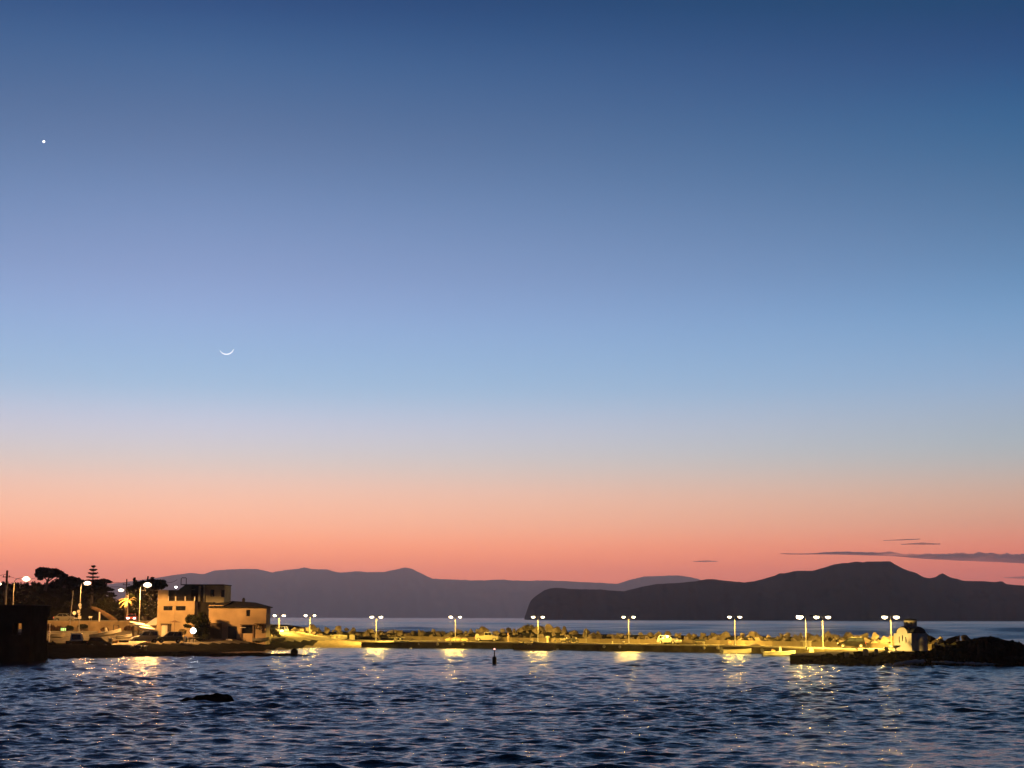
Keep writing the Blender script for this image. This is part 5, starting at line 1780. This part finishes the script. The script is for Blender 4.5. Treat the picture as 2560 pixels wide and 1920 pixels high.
# ------------------------------------------------------------------ boats (bow along +x)
def boat(label, loc, rz, L=4.0, W=1.6, D=0.62, hull=M_HULL, inside=M_HULLY, outboard=False, console=False, pitch=0.0, roll=0.0, group='small boats', name='rowing_boat', cat='boat', keel=0.0, canopy=False):
    t = thing(name, label, cat, loc, rz, group)
    t.rotation_euler = (roll, pitch, rz)
    n = 12
    outer, inner = [], []
    for i in range(n + 1):
        u = i / n
        x = -L / 2 + L * u
        hw = W / 2 * (0.82 + 0.18 * math.sin(math.pi * min(u * 1.2, 1))) * (1 - max(0, (u - 0.5) / 0.5) ** 2.2)
        hw = max(hw, 0.02)
        zt = D * (1 + 0.35 * max(0, (u - 0.35) / 0.65) ** 2)
        zk = -0.05 + 0.55 * D * max(0, (u - 0.72) / 0.28) ** 2
        outer.append([(x, -hw, zt), (x, -hw * 0.86, zk + (zt - zk) * 0.35), (x, -hw * 0.3, zk + 0.03), (x, hw * 0.3, zk + 0.03), (x, hw * 0.86, zk + (zt - zk) * 0.35), (x, hw, zt)])
        k = max(hw - 0.07, 0.005) / hw
        xi = -L / 2 + 0.08 + (L - 0.25) * u
        inner.append([(xi, -hw * k, zt + 0.002), (xi, -hw * k * 0.84, zk + (zt - zk) * 0.4), (xi, -hw * k * 0.3, zk + 0.12), (xi, hw * k * 0.3, zk + 0.12), (xi, hw * k * 0.84, zk + (zt - zk) * 0.4), (xi, hw * k, zt + 0.002)])
    b = MB().grid(outer)
    b.add(outer[0], [(0, 1, 2, 3, 4, 5)])
    b.build('hull', hull, t, smooth=False)
    b = MB().grid(inner)
    b.add(inner[0], [(0, 1, 2, 3, 4, 5)])
    b.build('inner_hull', inside, t)
    for s in (0, 5):
        MB().tube([Vector(o[s]) + Vector((0, 0, 0.02)) for o in outer], 0.05, 5).build('gunwale', hull, t)
    for u in (0.28, 0.55):
        x = -L / 2 + L * u
        MB().span((x - 0.13, -W / 2 * 0.82, D * 0.72), (x + 0.13, W / 2 * 0.82, D * 0.78)).build('thwart', inside, t)
    if outboard:
        o = MB().prism([(-L / 2 - 0.32, D + 0.02), (-L / 2 + 0.06, D + 0.02), (-L / 2 + 0.1, D + 0.36), (-L / 2 - 0.1, D + 0.5), (-L / 2 - 0.36, D + 0.4)], -0.17, 0.17, bev=0.25).build('outboard_motor', M_BLACK, t)
        MB().span((-L / 2 - 0.22, -0.06, -0.3), (-L / 2 - 0.06, 0.06, D + 0.02)).build('motor_leg', M_BLACK, o)
        MB().tube([(-L / 2 + 0.05, 0, D + 0.3), (-L / 2 + 0.5, 0.06, D + 0.4)], 0.03, 5).build('tiller', M_BLACK, o)
    if console:
        MB().box((0.15, 0, D + 0.3), (0.4, 0.5, 0.9), top=0.6).build('console', hull, t)
        MB().box((-0.9, 0.1, D + 0.1), (0.6, 0.7, 0.55), top=0.85, ry=0.25).build('seat_box', M_WOOD, t)
    if canopy:
        b = MB()
        P = [[(-L * 0.02 + L * 0.42 * i / 8, W * 0.44 * math.cos(a) * (1 - 0.75 * (i / 8) ** 2), D * (1.0 + 0.3 * i / 8) + 0.75 * math.sin(a) * (1 - 0.8 * i / 8)) for a in [math.pi * k / 8 for k in range(9)]] for i in range(9)]
        b.grid(P).build('spray_cover', M_DARKWOOD, t, smooth=True)
        MB().prism([(-L / 2 + 0.1, D), (-L * 0.28, D), (-L * 0.28, D + 0.75)], -0.05, 0.05).build('stern_sail', M_BLACK, t)
        MB().tube([(-L * 0.45, 0, D + 0.85), (0.1, 0, D + 0.85)], 0.06, 6).build('boom', M_CREAM, t)
        for x in (-L * 0.44, 0.05):
            MB().tube([(x, 0, D * 0.5), (x, 0, D + 0.85)], 0.04, 6).build('crutch', M_WOOD, t)
        MB().tube([(-1.2, -W * 0.3, D + 0.2), (-0.8, -W * 0.2, D + 0.35), (0.2, -W * 0.36, D + 0.12)], 0.05, 5).build('mooring_rope', M_CREAM, t)
    return t


p = at_z(1338, 1626, 0)
boat('dark wooden fishing boat moored under the pier wall, bow to the right', (p.x, p.y + 0.6, -0.12), math.radians(-28), L=7.6, W=2.2, D=0.85, hull=M_DARKWOOD, inside=M_WOOD, canopy=True, name='fishing_boat')
p = at_z(1843, 1634.5, 0)
boat('open cream boat with a dark outboard at its left end', (p.x, p.y + 0.5, -0.1), math.radians(14), L=4.9, W=1.7, D=0.66, outboard=True)
p = at_z(1950, 1640, 0)
boat('white boat with an upright console moored beside the jetty', (p.x, p.y + 0.5, -0.08), math.radians(-4), L=4.7, W=1.7, D=0.62, outboard=True, console=True)
p = at_z(1889, 1631, 0)
o = MB().ball((0, 0, 0.55), (1.3, 1.0, 0.9), 14, 0.1, 5).build('covered_boat', M_DARKWOOD, smooth=True, loc=(p.x, p.y + 1.5, 0))
tag(o, 'dark tarpaulin covered hump between the two moored white boats', 'boat')
p = at_y(852, 1591, 303)
boat('white dinghy lying against the boulders before the parapet', (p.x, 299.5, 1.25), math.radians(-6), L=3.4, W=1.3, D=0.55, roll=0.5)
p = at_y(664, 1597, 263)
boat('cream dinghy on the quay at the warehouse corner', (p.x, 257.8, 1.42), math.radians(4), L=2.7, W=1.2, D=0.5)
p = at_y(690, 1598, 263)
boat('flat pale dinghy right of the one at the warehouse corner', (p.x, 266.0, 1.4), math.radians(-4), L=2.4, W=1.2, D=0.4)
p = at_y(265, 1583, 250)
boat('long white boat tilted bow up on its trailer in the yard', (p.x, 250, 2.35), math.radians(3), L=5.0, W=1.7, D=0.6, pitch=-0.16, console=True)
p = at_y(145, 1586, 252)
boat('small brown boat with a pale gunwale beside the dark building', (p.x, 252, 2.0), math.radians(8), L=2.3, W=1.1, D=0.6, hull=M_HULLY, inside=M_DARKWOOD)
p = at_y(312, 1590, 251)
boat('low pale boat just left of the van', (p.x, 251, 2.0), math.radians(5), L=2.7, W=1.2, D=0.45, pitch=-0.1)
for k, (px, py, yy, lab) in enumerate(((372, 1573, 244.6, 'lowest of three upturned white dinghies stacked left of the house'), (361, 1566, 245.2, 'middle one of three upturned white dinghies stacked left of the house'), (348, 1561, 245.8, 'highest of three upturned white dinghies stacked left of the house'))):
    p = at_y(px, py, yy)
    t = boat(lab, (p.x, yy, p.z + 0.25), math.radians(-8), L=2.9, W=1.25, D=0.42, roll=math.pi, group='upturned dinghies', name='dinghy')
    t.rotation_euler = (math.pi, 0.14, math.radians(-4))
    zb = plateau(p.x, yy)
    for dx in (-0.9, 0.9):
        MB().box((0, 0, 0), (0.12, 0.9, max(0.1, p.z - 0.2 - zb))).build('trestle', M_WOOD, loc=(p.x + dx, yy, zb + (p.z - 0.2 - zb) / 2))
tw = [o for o in bpy.data.objects if o.name.startswith('trestle')]
for i, o in enumerate(tw):
    tag(o, ('left' if i % 2 == 0 else 'right') + ' wooden trestle under the ' + ('lowest', 'middle', 'highest')[i // 2] + ' upturned dinghy', 'trestle', 'trestles')

# ------------------------------------------------------------------ small things
M_RED = mat('buoy_lamp', (0.5, 0.1, 0.1), 0.4, 0.05, 5, emit=(1.0, 0.42, 0.36), power=3.5)
p = at_z(1236, 1660, 0)
bu = thing('channel_buoy', 'black channel marker buoy with a small red lamp afloat in the bay', 'buoy', (p.x, p.y, -0.15))
bh = lambda py: Z(1236, py, p.y) + 0.15
MB().lathe([(0.18, 0), (0.26, 0.15), (0.27, bh(1645)), (0.2, bh(1642)), (0.07, bh(1640)), (0.06, bh(1627))], n=14).build('float', M_BLACK, bu)
MB().lathe([(0.1, bh(1627)), (0.13, bh(1626)), (0.05, bh(1622))], n=10).build('lantern_base', M_BLACK, bu)
MB().ball((0, 0, bh(1623)), (0.11, 0.11, 0.11), 10).build('lantern', M_RED, bu, smooth=True)

# bollards and fenders on the basin edge
bo = None
for px, lab in ((1397 - 10, 'bollard on the pier behind the dark fishing boat'), (1555, 'bollard left of the hatchback'), (1760, 'bollard right of the hatchback'), (1092, 'bollard left of the buoy on the quay edge'), (940, 'bollard under the lamp right of the dinghy')):
    best = min(((abs(X(px, q.y) - q.x), q) for a, b in zip(FL, FL[1:]) for q in [a + (b - a) * s / 20 for s in range(21)]), key=lambda k: k[0])[1]
    if bo is None:
        bo = MB().lathe([(0.2, 0), (0.2, 0.06), (0.13, 0.1), (0.12, 0.4), (0.22, 0.44), (0.22, 0.54), (0.1, 0.58)], n=12).build('bollard', M_CREAM, smooth=False)
        o = bo
    else:
        o = bo.copy()
        COL.objects.link(o)
    o.location = (best.x + 0.1, best.y + 0.9, 1.05)
    tag(o, lab, 'bollard', 'mooring bollards')
fd = None
for i, (px, lab) in enumerate(((1054, 'small pale fender hanging left of the pickup'), (1091, 'pale fender hanging nearer the pickup'), (1125, 'flat pale fender under the net heap'), (1152, 'pale fender right of the net heap'), (1512, 'pale fender left of the lamp before the hatchback'), (1552, 'round pale fender right under that lamp'), (1757, 'pale block fender left of the moored open boat'), (1795, 'wider pale block fender close by the moored open boat'))):
    best = min(((abs(X(px, q.y) - q.x), q) for a, b in zip(FL, FL[1:]) for q in [a + (b - a) * s / 20 for s in range(21)]), key=lambda k: k[0])[1]
    if fd is None:
        fd = MB().ball((0, 0, 0), (0.24, 0.2, 0.26), 12).tube([(0, 0, 0.24), (0, 0.1, 0.5)], 0.03, 5).build('fender', M_CREAM, smooth=True)
        o = fd
    else:
        o = fd.copy()
        COL.objects.link(o)
    s = 0.7 if i in (0,) else 1.0
    o.scale = (s * (1.3 if i in (2, 3, 7) else 1), s, s * (0.7 if i in (2, 3) else 1))
    o.location = (best.x, best.y - 0.32, 0.72)
    tag(o, lab, 'fender', 'fenders on the pier wall')
for i, (px, lab) in enumerate(((1027, 'white mooring float in the water under the pier wall, left of the buoy'), (1394, 'white mooring float right of the fishing boat bow'), (1428, 'white mooring float farther right of the fishing boat'))):
    p = at_z(px, 1622.5 if i == 0 else 1624.5, 0)
    o = MB().ball((0, 0, 0.05), (0.22, 0.22, 0.2), 10).build('mooring_float', M_WHITE, smooth=True, loc=p)
    tag(o, lab, 'float', 'mooring floats')

# pillar blocks on the pier
(l, h) = on_pier(884, 0.9)
o = MB().box((0, 0, 0.5), (1.0, 0.8, 1.0)).build('pillar', M_CREAM, loc=l)
tag(o, 'squat pale pillar at the start of the parapet', 'pillar')
(l, h) = on_pier(1378, 1.0)
t = thing('mooring_post', 'pale mushroom headed post on the pier right of the fishing boat cover', 'post', l)
MB().lathe([(0.24, 0), (0.2, 0.8)], n=12).build('shaft', M_CREAM, t)
MB().lathe([(0.38, 0.8), (0.42, 0.9), (0.38, 1.1), (0.1, 1.14)], n=12).build('head', M_CREAM, t)
(l, h) = on_pier(1829, 0.25)
eb = thing('electric_box', 'square junction box against the parapet left of a lamp', 'box', l, h)
MB().box((0, 0, 0.4), (1.1, 0.35, 0.7)).build('cabinet', M_WALLC, eb)
MB().box((0, -0.19, 0.42), (0.7, 0.03, 0.42)).build('cover', M_WOOD, eb)
(l, h) = on_pier(1756, 1.1)
bn = thing('bench', 'dark bench with a pale seat right of the hatchback', 'bench', l, h)
MB().box((0, 0, 0.45), (1.7, 0.4, 0.06)).build('seat', M_COP, bn)
MB().box((0, 0.22, 0.75), (1.9, 0.06, 0.35)).build('backrest', M_BLACK, bn)
for sx in (-0.75, 0.75):
    MB().box((sx, 0, 0.22), (0.1, 0.42, 0.44)).build('leg', M_BLACK, bn)
    MB().box((sx, 0.22, 0.5), (0.1, 0.1, 0.9)).build('post', M_BLACK, bn)
(l, h) = on_pier(2031, 1.4)
ft = thing('fish_table', 'slatted fish table on legs between the two bright lamps', 'table', l, h)
MB().box((0, 0, 0.85), (1.9, 0.7, 0.09)).build('tabletop', M_CREAM, ft)
for i in range(4):
    MB().box((-0.45 + 0.42 * i, 0, 0.4), (0.12, 0.5, 0.8)).build('leg', M_CREAM, ft)
p = FL[-2]
o = MB().box((0, 0, 0.05), (0.7, 0.4, 0.9), top=0.7).build('mooring_block', M_CREAM, loc=(X(2028, p.y - 1) , p.y - 0.6, 0.75))
tag(o, 'pale block on the basin edge under the fish table', 'block')

# trailer, nets, drum left of the pickup
(l, h) = on_pier(1018, 3.0)
tr = thing('boat_trailer', 'empty boat trailer on the pier left of the nets', 'trailer', l, math.radians(-10))
MB().tube([(-1.7, 0, 0.45), (1.5, -0.5, 0.5)], 0.06, 6).tube([(-1.7, 0, 0.45), (1.5, 0.5, 0.5)], 0.06, 6).tube([(1.2, -0.5, 0.5), (1.2, 0.5, 0.5)], 0.05, 6).build('frame', M_CREAM, tr)
for s in (-0.62, 0.62):
    wheel(tr, 0.8, s, 0.28, 0.16)
M_NETD = mat('tarred_net', (0.04, 0.03, 0.02), 0.95, 0.5, 8, 0.05)
o = MB().ball((0, 0, 0.2), (1.0, 0.5, 0.35), 12, 0.35, 9).build('tarpaulin', M_NETD, loc=(l[0] + 2.4, l[1] - 0.6, 1.05))
tag(o, 'dark crumpled tarpaulin beside the empty trailer', 'tarpaulin')
for i, (px, s, lab) in enumerate(((1142, 0.8, 'heap of fishing net, left one of the row beside the pickup'), (1160, 1.0, 'largest heap of fishing net in the row beside the pickup'), (1180, 0.7, 'flat heap of fishing net nearest the pickup'))):
    (l, h) = on_pier(px, 2.2)
    o = MB().ball((0, 0, 0.15), (1.1 * s, 0.7 * s, 0.55 * s), 14, 0.4, i + 20).build('net_heap', M_NET, smooth=True, loc=l)
    tag(o, lab, 'fishing net', 'heaps of fishing net')
(l, h) = on_pier(1188, -0.6)
o = MB().prism([(0.36 * math.cos(i * math.pi / 8), 0.36 * math.sin(i * math.pi / 8)) for i in range(16)], -0.12, 0.12, bev=0.2).build('life_ring_case', M_WHITE, loc=(l[0], l[1], 2.1))
tag(o, 'round white case hung at the boulders left of the pickup', 'life ring')
p, h, nv = wall_at(1287, 1.3)
o = MB().ball((0, 0, 0), (0.4, 0.35, 0.34), 10, 0.2, 4).build('dark_sack', M_NETD, loc=(X(1330, 276), 276, 1.35))
tag(o, 'dark sack on the pier above the fishing boat', 'sack')


# motorbikes right of the fishing boat
def motorbike(label, loc, rz, paint):
    t = thing('motorbike', label, 'motorbike', loc, rz, 'motorbikes on the pier')
    for x in (-0.68, 0.7):
        w = MB().ring((x, 0, 0.33), 0.27, 0.07, 'y', 18, 6).build('wheel', M_TYRE, t)
        MB().ring((x, 0, 0.33), 0.18, 0.02, 'y', 14, 4).tube([(x, -0.06, 0.33), (x, 0.06, 0.33)], 0.05, 6).build('rim', M_GALV, w)
        MB().ring((x, 0, 0.33), 0.40, 0.04, 'y', 8, 5, math.radians(30), math.radians(150)).build('mudguard', paint, t)
    MB().prism([(-0.6, 0.45), (0.35, 0.4), (0.5, 0.75), (0.15, 0.88), (-0.15, 0.72), (-0.75, 0.76)], -0.14, 0.14, bev=0.2).build('body', paint, t)
    MB().box((-0.3, 0, 0.82), (0.75, 0.26, 0.1)).build('seat', M_BLACK, t)
    MB().tube([(0.7, 0, 0.33), (0.48, 0, 0.98)], 0.045, 6).build('fork', M_GALV, t)
    MB().tube([(0.42, -0.32, 1.02), (0.48, 0, 1.0), (0.42, 0.32, 1.02)], 0.025, 6).build('handlebar', M_BLACK, t)
    MB().ball((0.6, 0, 0.88), 0.1, 8).build('headlight', M_HEADOFF, t)
    MB().prism([(-0.2, 0.2), (0.3, 0.2), (0.3, 0.45), (-0.2, 0.48)], -0.17, 0.17, bev=0.2).build('engine', M_BLACK, t)
    return t


(l, h) = on_pier(1444, 4.0)
b1 = motorbike('motorbike with pale mudguards, left one of the pair on the pier', l, h + 0.2, M_CREAM)
(l, h) = on_pier(1472, 4.6)
b2 = motorbike('black motorbike, right one of the pair on the pier', l, h + 0.9, M_BLACK)
(l, h) = on_pier(1474, 1.0)
o = MB().tube([(0, 0, 0), (0, 0, 2.6)], [0.05, 0.03], 6).build('flag_pole', M_GALV, loc=l)
tag(o, 'thin pale pole standing behind the black motorbike', 'pole')
(l, h) = on_pier(1557, 3.2)
o = MB().box((0, 0, 0.2), (0.25, 0.25, 0.42), top=0.8).build('marker_block', M_CREAM, loc=l)
tag(o, 'little pale marker block on the deck left of the hatchback', 'block')

# left yard clutter
p = at_y(123, 1600, 240)
t = thing('float_pole', 'white pole hung with two round floats beside the dark building', 'pole', (p.x, 240, 1.3))
MB().tube([(0, 0, 0), (0, 0, Z(122, 1558, 240) - 1.3)], 0.06, 6).build('pole', M_SIGN, t)
for py in (1579.5, 1586):
    MB().ball((0, -0.15, Z(122, py, 240) - 1.3), 0.2, 10).build('float', M_SIGN, t, smooth=True)
p = at_y(158.5, 1573.5, 262)
t = thing('lit_sign', 'small green glowing sign in the yard under the pale yellow car', 'sign', (p.x, 262, 2.3))
MB().tube([(0, 0.1, 0), (0, 0.1, p.z - 2.3)], 0.05, 6).build('post', M_GALV, t)
MB().box((0, 0, p.z - 2.3), (0.95, 0.12, 0.5)).build('case', M_BLACK, t)
for dx, w in ((-0.33, 0.14), (0, 0.3), (0.34, 0.16)):
    MB().box((dx, -0.07, p.z - 2.3), (w, 0.05, 0.42)).build('light_panel', mat('green_light', (0.4, 0.7, 0.3), 0.5, 0.03, 5, emit=(0.55, 1.0, 0.30), power=1.3), t)
p = at_y(276, 1604, 237)
t = thing('pillar', 'pale square pillar standing left of the slipway top', 'pillar', (p.x, 237, 1.4))
MB().box((0, 0, 0.35), (0.5, 0.4, 0.7)).build('shaft', M_HULLY, t)
MB().box((0, 0, 0.77), (0.62, 0.5, 0.14)).build('cap', M_SIGN, t)
p = at_y(288, 1603, 238)
o = MB().box((0, 0, 0.2), (0.9, 0.6, 0.4)).build('crate', mat('orange_crate', (0.42, 0.24, 0.07), 0.8, 0.2, 4), loc=(p.x, 238, 1.42))
tag(o, 'low orange crate right of the square pillar', 'crate')
o = MB().box((0, 0, 0.22), (1.5, 0.6, 0.44), top=0.9).build('engine_block', M_BLACK, loc=(X(312, 239), 239, 1.44))
tag(o, 'black machine part under the bow of the low pale boat', 'machine')
p = at_y(345, 1620, 221.5)
t = thing('flatbed_trailer', 'black flatbed trailer standing on the quay edge', 'trailer', (p.x, 221.5, 0.66))
MB().box((0, 0, 0.62), (2.3, 1.3, 0.14)).build('bed', M_BLACK, t)
for sx in (-1.05, 1.05):
    for sy in (-0.5, 0.5):
        MB().box((sx, sy, 0.28), (0.16, 0.16, 0.55)).build('leg', M_BLACK, t)
MB().prism([(-0.5, 0.55), (0.5, 0.55), (0.25, 0.25), (-0.25, 0.25)], -0.4, 0.4).build('undercarriage', M_BLACK, t)
for i, px in enumerate((339, 348)):
    o = MB().ball((0, 0, 0.12), (0.2, 0.18, 0.12), 8).build('float', M_SIGN, smooth=True, loc=(X(px, 221.5), 221.5, 1.35))
    tag(o, ('left' if i == 0 else 'right') + ' small pale float lying on the flatbed trailer', 'float', 'floats on the trailer')
p = at_y(458, 1602, 250)
t = thing('barrel', 'beige barrel standing right of the dark green car', 'barrel', (p.x, 250, 1.42))
MB().lathe([(0.34, 0), (0.38, 0.3), (0.38, 0.6), (0.34, 0.92), (0.3, 0.93)], n=14).build('drum', M_HULLY, t)
for zz in (0.3, 0.6):
    MB().ring((0, 0, zz), 0.385, 0.02, 'z', 14, 4).build('hoop', M_WOOD, t)
p = at_y(464, 1601, 251)
o = MB().ball((0, 0, 0.42), (0.3, 0.3, 0.5), 10, 0.12, 8).build('dark_bin', M_BLACK, loc=(p.x, 251, 1.42))
tag(o, 'black bin bag right beside the beige barrel', 'bin bag')
# floodlight
p = at_y(483, 1577, 252)
t = thing('floodlight', 'blinding white floodlight on a short stand before the dense tree', 'floodlight', (p.x, 252, 1.42))
h = p.z - 1.42
MB().tube([(0, 0.1, 0), (0, 0.1, h)], 0.04, 6).build('stand', M_BLACK, t)
q = MB().box((0, 0.06, h), (0.5, 0.16, 0.5)).build('housing', M_BLACK, t)
MB().ball((0, -0.03, h), (0.46, 0.1, 0.46), 14).build('lens', mat('flood_lens', (0.95, 0.95, 0.95), 0.3, 0.01, 5, emit=(0.92, 1.0, 1.0), power=14), q, smooth=True)
lamp('floodlight_beam', (0, -0.5, h), 60, (0.85, 0.97, 1.0), t, 0.3)
# parasol
p = at_y(435, 1600, 259)
t = thing('parasol', 'wide flat open parasol before the house front', 'parasol', (p.x, 259, 1.45))
zc = Z(435, 1556, 259) - 1.45
MB().tube([(0, 0, 0), (0, 0, zc + 0.3)], 0.04, 6).build('pole', M_WOOD, t)
MB().lathe([(0.05, zc + 0.42), (0.4, zc + 0.2), (1.0, zc + 0.05), (0.95, zc + 0.02), (0.05, zc + 0.3)], n=8).build('canopy', M_WOOD, t)
MB().lathe([(0.3, 0), (0.3, 0.08), (0.08, 0.12)], n=10).build('base', M_BLACK, t)
for i, (px, lab) in enumerate(((474, 'dark cafe table left of the thin post'), (492, 'dark cafe table right of the thin post under the dense tree'))):
    p = at_y(px, 1600, 252.5)
    t = thing('cafe_table', lab, 'table', (p.x, 252.5 - i * 0.8, 1.42), 0, 'cafe tables')
    MB().lathe([(0.55, 0.7), (0.55, 0.75), (0.1, 0.75)], n=12).build('tabletop', M_WOOD, t)
    MB().lathe([(0.25, 0), (0.05, 0.05), (0.05, 0.7)], n=8).build('leg', M_BLACK, t)
p = at_y(484, 1606, 247)
o = MB().tube([(0, 0, 0), (0, 0, 0.75)], 0.045, 6).build('quay_post', M_BLACK, loc=(p.x, 247, 1.3))
tag(o, 'thin black post at the road edge below the floodlight', 'post')
for i, (px, s, lab) in enumerate(((572, 0.5, 'pale sack on the ground by the warehouse door'), (648, 0.6, 'dark heap left of the cream dinghy at the warehouse'), (560, 0.45, 'dark heap left of the warehouse door'))):
    p = at_y(px, 1598, 258.6)
    o = MB().ball((0, 0, 0.15), (s * 1.4, s * 0.8, s * 0.6), 10, 0.3, 33 + i).build('heap', M_SIGN if i == 0 else M_NETD, loc=(p.x, 258.6, 1.42))
    tag(o, lab, 'heap')


# ------------------------------------------------------------------ person
def person(label, loc, rz, shirt, trousers, H=1.72):
    t = thing('person', label, 'person', loc, rz)
    J = {'pel': (0, 0, .53), 'sp': (0.005, 0, .65), 'ch': (0.01, 0, .76), 'nk': (0.015, 0, .845), 'hd': (0.03, 0, .90), 'tp': (0.035, 0, .965),
         'lh': (0, .055, .50), 'lk': (.02, .06, .27), 'la': (-.01, .06, .035), 'lt': (.065, .065, .015),
         'rh': (0, -.055, .50), 'rk': (.03, -.06, .27), 'ra': (.02, -.06, .035), 'rt': (.095, -.065, .015),
         'ls': (0.0, .11, .80), 'le': (-.03, .145, .63), 'lw': (.04, .135, .49), 'lf': (.06, .13, .43),
         'rs': (0.0, -.11, .80), 're': (-.03, -.145, .63), 'rw': (.05, -.13, .50), 'rf': (.07, -.125, .44)}
    E = [('pel', 'sp'), ('sp', 'ch'), ('ch', 'nk'), ('nk', 'hd'), ('hd', 'tp'), ('pel', 'lh'), ('lh', 'lk'), ('lk', 'la'), ('la', 'lt'), ('pel', 'rh'), ('rh', 'rk'), ('rk', 'ra'), ('ra', 'rt'),
         ('ch', 'ls'), ('ls', 'le'), ('le', 'lw'), ('lw', 'lf'), ('ch', 'rs'), ('rs', 're'), ('re', 'rw'), ('rw', 'rf')]
    R = {'pel': .085, 'sp': .08, 'ch': .085, 'nk': .034, 'hd': .055, 'tp': .045, 'lh': .055, 'rh': .055, 'lk': .036, 'rk': .036, 'la': .025, 'ra': .025, 'lt': .02, 'rt': .02,
         'ls': .04, 'rs': .04, 'le': .028, 're': .028, 'lw': .02, 'rw': .02, 'lf': .018, 'rf': .018}

    def skin(name, keys, grow, m):
        ks = [k for k in J if k in keys]
        me = bpy.data.meshes.new(name)
        me.from_pydata([tuple(c * H for c in J[k]) for k in ks], [(ks.index(a), ks.index(b)) for a, b in E if a in ks and b in ks], [])
        me.materials.append(m)
        o = bpy.data.objects.new(name, me)
        COL.objects.link(o)
        o.parent = t
        md = o.modifiers.new('skin', 'SKIN')
        for i, k in enumerate(ks):
            me.skin_vertices[0].data[i].radius = (R[k] * H * grow, R[k] * H * grow)
        me.skin_vertices[0].data[0].use_root = True
        o.modifiers.new('sub', 'SUBSURF').levels = 1
        o.modifiers['sub'].render_levels = 1
        return o
    skin('body', set(J), 1.0, M_SKIN)
    skin('shirt', {'pel', 'sp', 'ch', 'ls', 'le', 'rs', 're'}, 1.12, shirt)
    skin('trousers', {'pel', 'lh', 'lk', 'la', 'rh', 'rk', 'ra'}, 1.15, trousers)
    MB().ball((0.028 * H, 0, 0.948 * H), (.06 * H, .055 * H, .05 * H), 10).build('hair', M_BLACK, t, smooth=True)
    return t


(l, h) = on_pier(1285, 1.8)
person('person in a brown top and pale trousers standing right of the pickup', l, math.radians(200), mat('brown_cloth', (0.10, 0.06, 0.04), 0.9, 0.2, 8), mat('khaki_cloth', (0.30, 0.24, 0.15), 0.9, 0.2, 8), H=1.75)

for o in bpy.data.objects:                     # free-standing pillars are things, not part of the setting
    if o.name.startswith('pillar') and o.get('category'):
        o['kind'] = 'thing'
